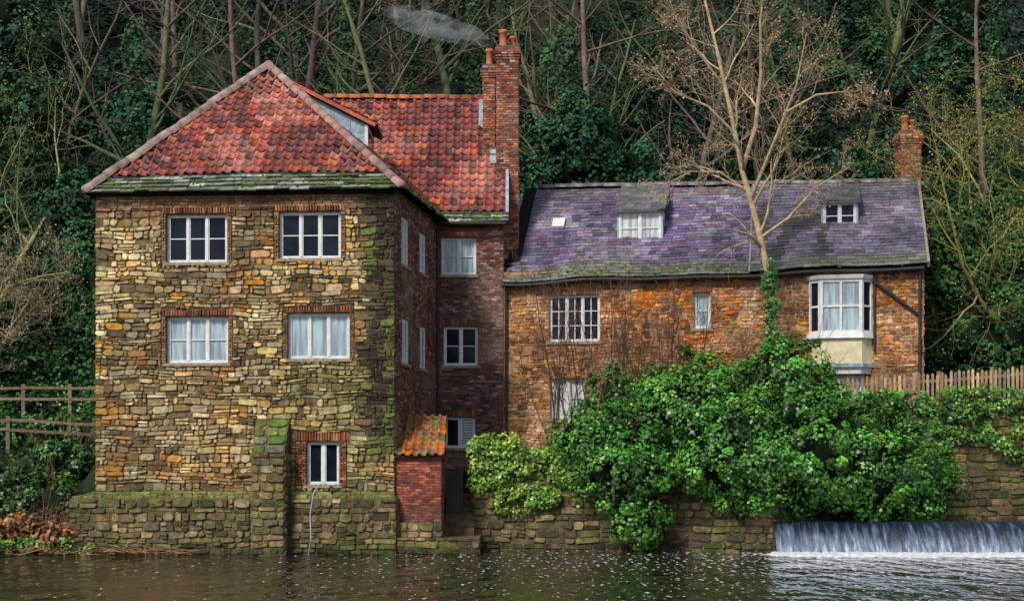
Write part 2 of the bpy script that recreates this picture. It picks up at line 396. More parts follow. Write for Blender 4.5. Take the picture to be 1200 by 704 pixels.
def c_lint(u,z): return jitc(random.choice([(.30,.11,.06),(.21,.09,.06),(.38,.17,.09),(.14,.08,.06)]),.2)
def c_rbrick(u,z):
    c=random.choice([(.38,.10,.065),(.28,.085,.06),(.44,.15,.10),(.16,.07,.06)])
    if z<1.4: c=mix(c,(.1,.08,.05),.4)
    return jitc(c,.22)
def c_river(u,z):
    c=random.choice([(.21,.155,.085),(.14,.115,.07),(.26,.19,.10),(.10,.088,.055),(.18,.16,.065),(.30,.23,.135)])
    if z<.22: c=mix(c,(.025,.025,.018),.7)
    elif z>1.6 and nz(u,z,.7,2)>.5: c=mix(c,(.38,.26,.12),.5)
    if nz(u,z,.9,77)>.6: c=mix(c,(.10,.13,.03),.5)
    return jitc(c,.24)

mill=empty('stone_mill_house')
FL,FR=(-12.35,.6),(-3.45,0.0); BRt=(-2.5,6.0); BL=(-11.9,12.0)
F,L=frame(FL,FR)
wins=[(2.12,3.95,8.59,10.02),(5.5,7.34,8.68,10.06),(2.12,3.98,5.62,7.0),(5.76,7.6,5.73,7.08),(6.32,7.29,2.03,3.3)]
mb=MB(); wall(mb,F,0,L,-.8,10.7,wins)
lints=[]
for w in wins[:4]: lints.append((w[0]-.12,w[1]+.12,w[3],w[3]+.2))
w5=wins[4]; lints+= [(w5[0]-.32,w5[1]+.3,w5[3],w5[3]+.3),(w5[0]-.32,w5[0],w5[2],w5[3]),(w5[1],w5[1]+.22,w5[2],w5[3])]
sidesr=[(w[0]-.14,w[0],w[2],w[3]) for w in wins[:4]]+[(w[1],w[1]+.14,w[2],w[3]) for w in wins[:4]]
Fs,Ls=frame(FR,BRt)
swins=[(.9,1.9,8.62,10.05),(3.35,4.4,8.68,9.95),(.95,1.95,5.67,7.0),(3.4,4.4,5.66,6.99)]
wall(mb,Fs,0,Ls,-.8,10.7,swins)
Fl,Ll=frame(BL,FL); wall(mb,Fl,0,Ll,-.8,10.7,[])
Fb,Lb=frame((-2.4,12.),BL); wall(mb,Fb,0,Lb,-.8,10.7,[])
mb.obj('walls_mortar',M_mortar,mill)
mb=MB(); blk=wins+lints+sidesr+[(4.78,5.85,-.8,3.95)]
stones(mb,F,-.02,L+.02,1.7,10.2,blk,.07,.25,.12,.62,c_mill,proud=.055,gap=.011,wav=.035,jit=.02,drop=.035,split=.45)
stones(mb,F,-.02,L+.02,10.2,10.66,[],.09,.09,.2,.27,c_mill,proud=.02,gap=.006,cut=False,wav=0)
stones(mb,Fl,0,Ll,0,10.6,[],.1,.25,.2,.55,c_mill,split=.3)
mb.obj('rubble_stonework',M_stone,mill)
mb=MB()
for l in lints[:5]: stones(mb,F,l[0],l[1],l[2]+.005,l[3],[],.2 if l[3]-l[2]<.25 else .3,.2 if l[3]-l[2]<.25 else .3,.075,.085,c_lint,proud=.05,gap=.005,cut=False,wav=0)
for l in lints[5:]: stones(mb,F,l[0],l[1],l[2],l[3],[],.075,.075,.13,.2,c_lint,proud=.045,gap=.005,cut=False,wav=0)
for l in sidesr: stones(mb,F,l[0],l[1],l[2],l[3],[],.09,.09,.14,.14,lambda u,z:mix(c_lint(u,z),(.25,.18,.1),R(.2,.8)),proud=.035,gap=.005,cut=False,wav=0)
stones(mb,Fs,0.02,Ls,1.,10.6,swins,.08,.08,.2,.25,c_dbrick,proud=.014,gap=.005,cut=False,wav=0)
mb.obj('brickwork',M_brick,mill)
for i,w in enumerate(wins):
    g=[G_dark,G_dark,G_curt,G_curt,G_dark][i]
    if i<4: window(mill,F,*w,3,2 if i in (0,2,1) else 1,g,name='casement_window')
    else: window(mill,F,*w,2,1,g,name='casement_window',ml=.1)
for i,w in enumerate(swins): window(mill,Fs,*w,2,2,G_curt if i!=3 else G_dark,name='side_window',dep=.03)
mb=MB(); Fp,Lp=frame((-13.1,.45),(-3.38,-.28)); 
wall(mb,Fp,0,Lp,-.8,1.62,[],dep=.1)
a=Fp(0,1.62);b=Fp(Lp,1.62);c=F(L,1.78);d=F(0,1.78)
mb.add([a,b,c,d],[(0,1,2,3)])
mb.add([Fp(0,-.8),Fp(0,1.62),(-12.35,.6,1.78),(-12.35,1.6,1.9),(-13.2,1.6,-.8)],[(0,4,3,2,1)])
mb.add([Fp(Lp,-.8),Fp(Lp,1.62),(-3.45,0,1.78),(-3.0,1.5,1.7),(-3.0,1.5,-.8)],[(0,1,2,3,4)])
mb.obj('plinth_core',M_mortar,mill)
mb=MB(); stones(mb,Fp,0,Lp,-.5,1.62,[(5.45,6.65,-.6,1.7)],.13,.28,.2,.65,c_river,proud=.06,gap=.013,jit=.02,split=.3)
def slopeF(u,z,o=0):
    t=(z-1.62); p=Vector(Fp(u,1.62)).lerp(Vector(F(min(max(u-.75,0),L),1.80)),t/.3); return (p.x,p.y-.3*o,p.z+o)
stones(mb,slopeF,0,Lp,1.62,1.92,[(5.45,6.65,1,2)],.14,.16,.3,.6,lambda u,z:jitc(mix(c_river(u,z),(.14,.18,.04),.55)),proud=.04,wav=0)
for k in range(9):
    z0=-.1+k*.21; F9,_=frame((-13.55+.05*k,.5),(-13.05,.44)); 
    stones(mb,F9,0,.5-.05*k,z0,z0+.2,[],.2,.2,.2,.4,c_river,proud=.06,wav=0)
bu0,bu1=4.85,5.82
mbc=MB()
boxF(mbc,F,bu0,bu1,-.8,2.95,-.05,.72)
mbc.add([F(bu0,2.95,.72),F(bu1,2.95,.72),F(bu1,3.98,.02),F(bu0,3.98,.02),F(bu0,2.95,0),F(bu1,2.95,0)],[(0,1,2,3),(1,5,2),(0,3,4)])
mbc.obj('buttress_core',M_mortar,mill)
stones(mb,lambda u,z,o=0:F(u,z,.72+o),bu0,bu1,-.5,2.95,[],.14,.28,.2,.6,c_river,proud=.06,jit=.02)
stones(mb,lambda u,z,o=0:F(bu1+o,z,.72-u),0,.7,-.3,2.95,[],.15,.26,.25,.6,c_river,proud=.04)
stones(mb,lambda u,z,o=0:F(bu0-o,z,u),0,.7,-.3,2.95,[],.15,.26,.25,.6,c_river,proud=.04)
stones(mb,lambda u,z,o=0:F(u,2.95+z*.83,.74-z*.57+o*.6),bu0,bu1,0,1.24,[],.25,.33,.3,.6,lambda u,z:jitc(random.choice([(.10,.15,.03),(.13,.16,.05),(.20,.18,.11)])),proud=.07,wav=0)
mb.obj('plinth_and_buttress_stone',M_wet,mill)
# roof
c_tile_b=[(.42,.125,.085),(.33,.10,.08),(.48,.17,.115),(.23,.08,.075),(.36,.13,.12),(.13,.06,.06),(.44,.20,.16)]
def c_tile(u,v):
    c=random.choice(c_tile_b); n=nz(u,v,.5,8)
    if n>.60: c=mix(c,(.50,.27,.23),.35)
    if n<.40: c=mix(c,(.12,.06,.065),.5)
    return jitc(c,.2,.07)
def c_flagc(u,v): return jitc(random.choice([(.17,.19,.16),(.26,.27,.23),(.10,.11,.085),(.11,.14,.06),(.36,.36,.31)]),.25)
EL=(-12.62,.33,10.62);ER=(-3.18,-.28,10.66);AP=(-7.85,4.5,15.42);RB=(-7.5,12.2,15.42);ERB=(-1.0,12.2,10.6);ELB=(-12.2,12.3,10.6)
mb=MB(); deck(mb,[EL,ER,AP]); deck(mb,[ER,ERB,RB,AP]); deck(mb,[ELB,EL,AP,RB]); deck(mb,[ERB,ELB,RB])
deck(mb,[(EL[0],EL[1],10.58),(ER[0],ER[1],10.60),(-3.45,0,10.56),(-12.35,.6,10.56)]); mb.obj('roof_deck',M_dark,mill)
m,W,ut,vt=planemap(EL,ER,AP); mbt=MB()
lL=lambda v:ut*v/vt; lR=lambda v:W+(ut-W)*v/vt
pantiles(mbt,m,lL,lR,.78,vt,c_tile)
mbf=MB(); slates(mbf,m,lL,lR,0,.82,c_flagc,tw=.5,th=.19,thick=.035,rag=.03); mosstuft(mbf,m,70,(.6,W-.6),(.05,.8)); mosstuft(mbf,m,30,(W-2.5,W-.5),(.05,1.0))
m2,W2,ut2,vt2=planemap(ER,ERB,AP)
pantiles(mbt,m2,lambda v:ut2*v/vt2,lambda v:min(W2,10.5),.5,vt2,c_tile)
slates(mbf,m2,lambda v:ut2*v/vt2,lambda v:min(W2,7.),0,.5,c_flagc,tw=.55,th=.2,thick=.035); mosstuft(mbf,m2,80,(.3,6.),(.05,.7))
m3,W3,ut3,vt3=planemap(ELB,EL,AP)
pantiles(mbt,m3,lambda v:0,lambda v:W3+(ut3-W3)*v/vt3,0,vt3,c_tile,th=.33)
mbt.obj('pantiles',M_tile,mill,True)
mbf.obj('stone_flag_eaves',M_flag,mill)
mb=MB(); up=Vector((0,0,.08))
caps(mb,Vector(EL)+up,Vector(AP)+up,.16,.42,(.34,.26,.23)); caps(mb,Vector(ER)+up,Vector(AP)+up,.15,.42,(.36,.24,.21)); caps(mb,Vector(AP)+up,Vector(RB)+up,.15,.42,(.35,.17,.13))
mb.obj('hip_and_ridge_tiles',M_tile,mill,True)
mb=MB()
for y in (4.7,):
    P=[(-7.35,y,14.95),(-4.72,y,13.62),(-4.72,y,12.1),(-7.35,y,14.0)]; Q=[(p[0],6.8,p[2]) for p in P]
    mb.add(P+Q,[(0,3,2,1),(4,5,6,7),(1,2,6,5)],m=0)
    for k in range(1,5):
        x=-7.35+2.63*k/5; zt=14.95-1.33*k/5; box(mb,x-.012,x+.012,y-.02,y+.002,zt-1.4,zt,m=0)
    box(mb,-4.76,-4.66,y-.05,y+.06,12.1,13.6,m=1); box(mb,-4.72,-4.66,6.74,6.84,12.1,13.6,m=1); box(mb,-4.72,-4.64,4.76,6.74,13.45,13.57,m=1); box(mb,-4.72,-4.64,4.76,6.74,12.35,12.47,m=1); box(mb,-4.71,-4.68,4.76,6.74,12.47,13.45,m=2)
mb.obj('dormer_cheeks_and_window',[M_lead,M_white,G_dark],mill)
mb=MB(); dm,dW,du,dv=planemap((-4.4,4.52,13.56),(-4.4,6.95,13.56),(-7.55,4.52,15.15))
deck(mb,[dm(0,0,0),dm(dW,0,0),dm(dW,dv,0),dm(0,dv,0)],(.12,.05,.04)); deck(mb,[dm(0,0,-.06),dm(0,dv,-.06),dm(0,dv,.06),dm(0,0,.06)],(.5,.16,.12)); pantiles(mb,dm,lambda v:0,lambda v:dW,0,dv,c_tile); mb.obj('dormer_roof',M_tile,mill,True)
tubes([([(-5.6,-.36,2.05),(-5.75,-.5,1.8),(-5.85,-.45,1.2),(-5.83,-.5,.5),(-5.9,-.55,.0)],[.022]*5)],'hose',M_hose,(1,1,1),mill)

# ================================================================== BRICK HOUSE
bh=empty('brick_house')
Fh,Lh=frame((-2.55,6.0),(-.28,6.0)); bw=[(.2,1.36,8.92,10.16),(.28,1.42,5.91,7.22),(.31,1.33,3.17,4.21)]
mb=MB(); wall(mb,Fh,0,Lh,1.5,10.8,bw)
Fg,Lg=frame((-.28,6.0),(-.28,14.0)); wall(mb,Fg,0,Lg,1.5,10.75,[])
mb.add([(-.28,6,10.75),(-.28,14,10.75),(-.28,10,15.6)],[(0,1,2)]); wall(mb,frame((-.28,14),(-9,14))[0],0,8.7,1.5,10.75,[])
mb.obj('walls_mortar',M_brickm,bh)
mb=MB(); bl=[(w[0]-.05,w[1]+.05,w[3],w[3]+.2) for w in bw]
stones(mb,Fh,0,Lh,1.5,10.7,bw+bl,.08,.08,.2,.25,c_dbrick,proud=.02,gap=.005,cut=False,wav=.01,drop=.03)
for l in bl: stones(mb,Fh,l[0],l[1],l[2],l[3],[],.2,.2,.075,.085,c_lint,proud=.03,gap=.005,cut=False,wav=0)
stones(mb,Fg,0,6,8,10.7,[],.08,.08,.2,.25,c_dbrick,proud=.014,gap=.005,cut=False,wav=0)
z=10.7
while z<15.3:
    e=(z-10.7)/1.17+.1; stones(mb,Fg,e,8-e,z,z+.16,[],.08,.08,.2,.25,c_rbrick,proud=.014,gap=.005,cut=False,wav=0); z+=.16
mb.obj('brickwork',M_brick,bh)
window(bh,Fh,*bw[0],2,2,G_curt,name='casement_window'); window(bh,Fh,*bw[1],2,2,G_dark,name='casement_window'); window(bh,Fh,*bw[2],2,1,G_dark,name='casement_window')
mb=MB(); w=bw[2]
for k in range(10): boxF(mb,Fh,w[0]+.55,w[1]-.08,w[2]+.1+k*.085,w[2]+.155+k*.085,-.17,-.13)
mb.obj('louvred_shutter',M_white,bh)
hm,hW,hu,hv=planemap((-9.5,5.72,10.62),(-.12,5.72,10.62),(-9.5,10.0,15.66))
mb=MB(); deck(mb,[hm(0,0,-.03),hm(hW,0,-.03),hm(hW,hv,-.03),hm(0,hv,-.03)]); deck(mb,[(-9.5,10,15.64),(-.12,10,15.64),(-.12,14.3,10.6),(-9.5,14.3,10.6)]); mb.obj('roof_deck',M_dark,bh)
mb=MB(); pantiles(mb,hm,lambda v:2.2,lambda v:hW,.5,hv,c_tile); caps(mb,(-7.6,10,15.78),(-.9,10,15.74),.14,.42,(.38,.15,.1)); mb.obj('pantiles',M_tile,bh,True)
mb=MB(); slates(mb,hm,lambda v:5,lambda v:hW,0,.55,c_flagc,tw=.45,th=.2,thick=.035); mosstuft(mb,hm,60,(6.5,hW-.2),(.05,.7)); mb.obj('stone_flag_eaves',M_flag,bh)
mb=MB()
deck(mb,[hm(hW-1.05,4.9,.17),hm(hW-.42,4.3,.17),hm(hW-.42,6.4,.17),hm(hW-1.05,6.4,.17)])
for k in range(5): beam(mb,hm(hW-.50,2.9+k*.5,.15),hm(hW-.50,3.25+k*.5,.22),.28,.03)
beam(mb,hm(hW-.04,.3,.12),hm(hW-.04,6.4,.12),.10,.14)
mb.obj('lead_flashing',M_lead,bh)
def pot(mb,x,y,z,h,r):
    prof=[(r*.95,0),(r*.9,.1*h),(r*.75,.2*h),(r*.72,.8*h),(r*.92,.84*h),(r*.92,h),(r*.7,h),(r*.6,.6*h)]
    n=14; vs=[(x+a*math.cos(2*math.pi*i/n),y+a*math.sin(2*math.pi*i/n),z+b) for a,b in prof for i in range(n)]
    mb.add(vs,[(j*n+i,j*n+(i+1)%n,(j+1)*n+(i+1)%n,(j+1)*n+i) for j in range(len(prof)-1) for i in range(n)])
def chimney(parent,x0,x1,y0,y1,z0,z1,pots,cf):
    mbm=MB(); box(mbm,x0,x1,y0,y1,z0,z1); box(mbm,x0-.03,x1+.03,y0-.03,y1+.03,z1+.002,z1+.05)
    mbm.obj('chimney_core',M_brickm,parent)
    mb=MB()
    for a,b in (((x0,y0),(x1,y0)),((x1,y0),(x1,y1)),((x1,y1),(x0,y1)),((x0,y1),(x0,y0))):
        Fc,Lc=frame(a,b); stones(mb,Fc,0,Lc,z0,z1-.42,[],.08,.08,.2,.24,cf,proud=.018,gap=.005,cut=False,wav=0)
        for k,o in enumerate((.03,.055,.08,.055,.03)):
            stones(mb,lambda u,z,oo=0,o=o:Fc(u,z,oo+o),-o,Lc+o,z1-.42+k*.084,z1-.34+k*.084,[],.08,.08,.2,.24,cf,proud=.014,gap=.004,cut=False,wav=0)
    for k,o in enumerate((.035,.06,.085,.06,.035)): box(mb,x0-o,x1+o,y0-o,y1+o,z1-.42+k*.084+.003,z1-.34+k*.084,jitc((.16,.08,.06)))
    mb.obj('chimney_brick',M_brick,parent)
    mb=MB()
    for p in pots: pot(mb,p[0],p[1],z1+.04,p[2],p[3])
    mb.obj('chimney_pots',M_pot,parent,True)
c_ch=lambda u,z:jitc(random.choice([(.40,.13,.07),(.32,.11,.07),(.44,.19,.12),(.18,.08,.07),(.38,.26,.2)]),.25)
chimney(bh,-.52,.22,7.2,8.4,8.9,16.8,[(-.3,7.55,.62,.17),(.04,7.9,.5,.14)],c_ch)
chimney(bh,-.99,-.58,7.9,8.8,12.5,16.35,[(-.78,8.2,.6,.15)],c_ch)
mb=MB(); box(mb,-.55,.26,7.12,7.2,9.6,9.72); beam(mb,(.26,6.9,9.3),(.26,9.9,12.2),.06,.25); mb.obj('chimney_flashing',M_lead,bh)
tubes([([(-2.47,5.9,10.5),(-2.47,5.9,3.)],[.05,.05])],'drainpipe',M_pipe,(1,1,1),bh,8)
tubes([([(-2.6,5.62,10.58),(-.2,5.62,10.56)],[.06,.06])],'gutter',M_pipe,(1,1,1),bh,8)
tubes([([(-.2,5.88,8.7),(-.2,5.88,3.)],[.045,.045])],'drainpipe',M_pipe,(1,1,1),bh,8)

# ================================================================== COTTAGE RANGE
cot=empty('slate_roofed_cottage')
C0,C1=(-.28,6.02),(13.0,3.52); Fc,Lc=frame(C0,C1)
cw=[(1.52,3.22,6.67,8.22),(1.57,2.71,4.14,5.47),(6.28,6.83,7.03,8.2),(10.0,11.88,6.78,8.52),(10.1,11.7,4.4,5.48)]
mb=MB(); wall(mb,Fc,0,Lc,1.0,9.0,cw)
B0=Fc(0,0,-8);B1=Fc(Lc,0,-8)
Fe,Le=frame(C1,B1[:2]); wall(mb,Fe,0,Le,1,8.95,[]); mb.add([Fe(0,8.95),Fe(Le,8.95),Fe(Le/2,12.2)],[(0,1,2)])
wall(mb,frame(B1[:2],B0[:2])[0],0,Lc,1,8.95,[])
mb.obj('walls_mortar',mat('pale_lime_mortar',base=(.42,.24,.13),n1=(4,.35,1.5,6),n2=(.8,.6,1.3,4),bump=(25,.6,.02)),cot)
def c_cot(u,z):
    n=nz(u,z,.5,12); n2=nz(u,z,1.3,20); n3=nz(u,z,2.4,25)
    red=random.choice([(.68,.20,.04),(.74,.28,.06),(.60,.15,.04),(.74,.34,.11),(.46,.13,.05),(.66,.36,.18)])
    st=random.choice([(.46,.33,.19),(.56,.38,.21),(.34,.24,.14),(.58,.43,.26),(.46,.22,.12)])
    pk=random.choice([(.54,.27,.16),(.60,.36,.24),(.46,.19,.11),(.34,.20,.13)])
    if z<6.2+n*1.2 and u<6: c=mix(st,red,.3) 
    elif u<1.4 : c=mix(st,red,.4)
    elif u>12.0: c=mix(st,red,.3) if z<7.6 else red
    elif u<3.6: c=mix(red,pk,.5)
    elif 7.4<u<9.8: c=mix(st,red,.25 if n<.50 else .9)
    else: c=red
    if n2>.68: c=mix(c,(.78,.60,.46),.4)
    c=mix(c,(.12,.07,.045),.65*sm(.42-n3,0,.12))
    c=mix(c,(.13,.08,.055),.5*sm(.44-nz(u,z,.8,91),0,.12))
    if z>8.35: c=mix(c,(.2,.13,.09),.5)
    return jitc(c,.22,.06)
mb=MB(); cl=[(cw[0][0]-.05,cw[0][1]+.05,8.22,8.36),(cw[2][0]-.05,cw[2][1]+.05,8.2,8.34)]
stones(mb,Fc,0,Lc,1.6,8.75,cw+cl,.07,.15,.12,.38,c_cot,proud=.03,gap=.009,wav=.03,drop=.05,jit=.015,split=.25)
for l in cl: stones(mb,Fc,l[0],l[1],l[2],l[3],[],.14,.14,.08,.09,c_lint,proud=.03,gap=.005,cut=False,wav=0)
stones(mb,Fe,0,Le,1.6,8.9,[],.08,.14,.15,.35,c_cot,proud=.03)
mb.obj('patched_stone_and_brick',M_stone,cot)
window(cot,Fc,*cw[0],3,3,G_dark,name='cottage_window',subc=2,ml=.06); window(cot,Fc,*cw[1],2,2,G_pale,name='cottage_window'); window(cot,Fc,*cw[2],1,2,G_curt,name='small_window')
window(cot,Fc,*cw[4],3,1,G_pale,name='lower_window',sill=False,dep=.02,fr=.12)
bay=MB(); ob=.42
bz0,bz1=6.78,8.5
def bayring(z,grow=0): return [Fc(9.95-grow,z,0),Fc(10.3-grow*.5,z,ob+grow),Fc(11.6+grow*.5,z,ob+grow),Fc(11.95+grow,z,0)]
def baysolid(z0,z1,g0,g1,m): 
    a=bayring(z0,g0);b=bayring(z1,g1); bay.add(a+b,[(0,1,5,4),(1,2,6,5),(2,3,7,6),(7,4,5,6),(0,3,2,1)],m=m)
baysolid(6.62,6.78,.1,.06,0); baysolid(5.82,6.62,.0,.0,1); baysolid(5.70,5.82,.06,.06,2); baysolid(5.5,5.70,-.05,-.02,0)
baysolid(8.5,8.62,.06,.1,0)
rr=[Vector(p) for p in bayring(0)]
for a,b,n in ((0,1,1),(1,2,2),(2,3,1)):
    Fy,Ly=frame(rr[a][:2],rr[b][:2]); 
    boxF(bay,Fy,.0,.09,bz0,bz1,-.08,.005,m=0); boxF(bay,Fy,Ly-.09,Ly,bz0,bz1,-.08,.006,m=0)
    boxF(bay,Fy,.09,Ly-.09,bz0,bz0+.09,-.08,.0,m=0); boxF(bay,Fy,.09,Ly-.09,bz1-.1,bz1,-.08,.0,m=0); boxF(bay,Fy,.09,Ly-.09,(bz0+bz1)/2-.03,(bz0+bz1)/2+.03,-.06,-.01,m=0)
    if n==2: boxF(bay,Fy,Ly/2-.035,Ly/2+.035,bz0+.09,bz1-.1,-.07,.003,m=0)
    bay.add([Fy(.05,bz0,-.05),Fy(Ly-.05,bz0,-.05),Fy(Ly-.05,bz1,-.05),Fy(.05,bz1,-.05)],[(0,1,2,3)],m=3 if n==2 else 4)
bay.obj('oriel_bay_window',[M_white,M_cream,M_lead,G_curt,G_dark],cot)
def cm(u,v,h=0):
    t=v/5.55; z_e=8.66+.2*u/Lc; z_r=12.50-.25*u/Lc
    sag=-.06*math.sin(math.pi*min(1,max(0,u/8.2)))*math.sin(math.pi*t)-(1-t)*(.03*math.sin(u*1.7)+.03*math.sin(u*.8+2))-.008*math.sin(u*1.3)
    x,y,_=Fc(u,0,.3-4.3*t+h*.65); return (x,y,z_e+(z_r-z_e)*t+sag+h*.75)
def c_slate(u,v):
    c=random.choice([(.26,.19,.32),(.19,.16,.27),(.32,.25,.37),(.13,.12,.18),(.22,.22,.31),(.34,.30,.40),(.28,.18,.27)])
    n=nz(u,v,.5,30); 
    if n>.60: c=mix(c,(.38,.36,.37),.35)
    if n<.42: c=mix(c,(.10,.09,.12),.55)
    if u>8.2: c=mix(c,(.22,.215,.24),.4)
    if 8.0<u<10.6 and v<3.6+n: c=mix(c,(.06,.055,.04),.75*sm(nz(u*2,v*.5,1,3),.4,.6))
    c=mix(c,(.18,.21,.12),.6*sm(.3+n*.9-v,-.2,.4))
    if v>4.9: c=mix(c,(.23,.21,.19),.4)
    return jitc(c,.2,.06)
mb=MB(); n=26
for i in range(n):
    for j in range(6):
        u0=(Lc+.15)*i/n;u1=(Lc+.15)*(i+1)/n;v0=5.55*j/6;v1=5.55*(j+1)/6
        mb.add([cm(u0,v0,-.03),cm(u1,v0,-.03),cm(u1,v1,-.03),cm(u0,v1,-.03)],[(0,1,2,3)])
r0=cm(0,5.55);r1=cm(Lc+.15,5.55); mb.add([r0,r1,Fe(Le+.2,8.7),Fc(0,8.7,-8.3)],[(0,1,2,3)])
mb.obj('roof_deck',M_dark,cot)
mb=MB(); slates(mb,cm,lambda v:.45 if v>1 else .02,lambda v:8.1,0,5.5,c_slate,tw=.28,th=.19)
slates(mb,lambda u,v,h=0:cm(u,v,h+.07),lambda v:8.1,lambda v:Lc+.12,0,5.52,c_slate,tw=.3,th=.2)
mosstuft(mb,cm,140,(.2,Lc),(.02,.7),(.15,.19,.06)); mosstuft(mb,cm,60,(10.8,Lc-.1),(.3,3.5),(.16,.24,.03)); mosstuft(mb,cm,50,(.5,Lc),(1,5.4),(.22,.23,.14))
mb.obj('slates',M_slate,cot)
mb=MB(); 
for i in range(22):
    a=cm(.5+i*(Lc-.5)/22,5.53,.07); b=cm(.5+(i+1)*(Lc-.5)/22,5.53,.07); caps(mb,a,b,.12,.5,(.24,.23,.24))
mb.obj('ridge_tiles',M_slate,cot,True)
mb=MB(); beam(mb,cm(Lc+.13,0,.03),cm(Lc+.13,5.5,.03),.08,.2,(.28,.25,.2)); 
beam(mb,cm(8.08,0,.06),cm(8.08,5.5,.06),.06,.08,(.24,.22,.2)); mb.obj('verge_boards',M_wood,cot)
gp=[cm(i*Lc/20,-.03,-.09) for i in range(21)]; tubes([(gp,[.06]*21)],'gutter',M_pipe,(1,1,1),cot,8)
for (u,z0,z1) in ((Lc-.12,3,8.75),): p=Fc(u,0,.1); tubes([([(p[0],p[1],z1),(p[0],p[1],z0)],[.05,.05])],'drainpipe',M_pipe,(1,1,1),cot,8)
p1=Fc(11.95,8.45,.1);p2=Fc(Lc-.15,7.35,.1); tubes([([p1,p2],[.05,.05]),([Fc(12.0,8.7,.1),Fc(12.0,6.2,.1)],[.035,.035])],'diagonal_waste_pipe',M_pipe,(1,1,1),cot,8)
def cdormer(u0,u1,z0,z1,w,back,lights,glass,rz):
    Fd=lambda u,z,o=0:Fc(u,z,o-w)
    mb=MB(); boxF(mb,Fd,u0-.06,u0,z0,z1,-.8,.0,m=0); boxF(mb,Fd,u1,u1+.06,z0,z1,-.8,.0,m=0)
    mb.obj('dormer_cheeks',M_lead,cot)
    window(cot,Fd,u0,u1,z0,z1,lights,2,glass,dep=-.0,sill=False,name='dormer_window')
    b0=MB(); boxF(b0,Fd,u0-.12,u1+.12,z0-.1,z0,-.05,.1); b0.obj('dormer_sill',M_lead,cot)
    def dm(u,v,h=0):
        t=v/back; q=Fc(u,0,-w+.15-t*rz[1]); return (q[0],q[1],z1+.02+t*(rz[0]-z1)+h)
    mb=MB(); mb.add([dm(u0-.14,0),dm(u1+.14,0),dm(u1+.14,back),dm(u0-.14,back),dm(u0-.14,0,-.07),dm(u1+.14,0,-.07),dm(u1+.14,back,-.07),dm(u0-.14,back,-.07)],BOXF,(.1,.1,.11))
    slates(mb,dm,lambda v:u0-.14,lambda v:u1+.14,0,back,lambda u,v:jitc(random.choice([(.16,.16,.17),(.15,.16,.13),(.2,.18,.2)]),.2),tw=.3,th=.2); mb.obj('dormer_roof',M_slate,cot)
cdormer(3.67,5.1,10.0,11.15,1.5,1.6,2,G_pale,(12.35,2.2))
cdormer(10.43,11.5,10.38,11.28,1.75,1.2,2,G_dark,(12.15,1.9))
mb=MB(); mb.add([cm(1.3,3.0,.03),cm(1.72,3.0,.03),cm(1.72,3.5,.03),cm(1.3,3.5,.03),cm(1.3,3.0,.14),cm(1.72,3.0,.14),cm(1.72,3.5,.14),cm(1.3,3.5,.14)],BOXF); mb.obj('roof_light',M_white,cot)
chimney(cot,13.3,13.98,7.5,8.3,10.6,14.0,[(13.5,7.8,.55,.16),(13.78,8.0,.45,.14)],c_ch)

# ================================================================== OUTHOUSE
oh=empty('brick_outhouse')
ox0,ox1,oy=-3.42,-2.08,.1
mb=MB(); box(mb,ox0,ox1,oy,2.2,.9,2.86); mb.add([(ox1,oy,2.86),(ox1,2.2,2.86),(ox1,2.2,4.1),(ox1,1.9,4.1)],[(0,1,2,3)]); mb.obj('walls_mortar',M_brickm,oh)
mb=MB(); stones(mb,frame((ox0,oy),(ox1,oy))[0],0,ox1-ox0,.95,2.85,[],.08,.08,.2,.25,c_rbrick,proud=.018,gap=.006,cut=False,wav=0)
stones(mb,frame((ox1,oy),(ox1,2.2))[0],0,2.1,.95,2.85,[],.08,.08,.2,.25,c_rbrick,proud=.014,gap=.005,cut=False,wav=0); mb.obj('brickwork',M_brick,oh)
om,oW,ou,ov=planemap((ox0-.02,-.05,2.86),(ox1+.1,-.05,2.86),(ox0-.02,1.9,4.12)); mb=MB()
deck(mb,[om(0,0,-.02),om(oW,0,-.02),om(oW,ov,-.02),om(0,ov,-.02)]); 
pantiles(mb,om,lambda v:0,lambda v:oW,0,ov,lambda u,v:jitc(random.choice([(.50,.18,.07),(.42,.18,.09),(.34,.15,.09),(.20,.14,.07),(.18,.18,.07)]),.25),tw=.24,th=.3); mb.obj('pantiles',M_tile,oh,True)
mb=MB(); box(mb,ox1+.02,ox1+.1,.3,1.9,2.7,2.82); mb.obj('eave_board',M_door,oh)

q=empty('stone_quay')
mb=MB(); box(mb,-3.75,-.95,-.18,3.,-.8,.48); box(mb,-3.5,-2.05,-.02,2.4,.48,.93)
for k in range(6): box(mb,-2.05,-1.15,1.4+k*.35,1.75+k*.35 if k<5 else 6.,.3,.7+k*.2,m=0)
mb.obj('core',M_mortar,q)
mb=MB(); stones(mb,frame((-3.75,-.18),(-.95,-.18))[0],0,2.8,-.4,.5,[],.18,.25,.3,.7,c_river,proud=.05)
stones(mb,frame((-3.5,-.02),(-2.05,-.02))[0],0,1.45,.48,.93,[],.15,.22,.3,.5,c_river,proud=.04)
mb.obj('quay_stones',M_wet,q)
mb=MB(); box(mb,-2.03,-1.5,2.3,2.36,.6,2.5); mb.obj('plank_gate',M_door,q)

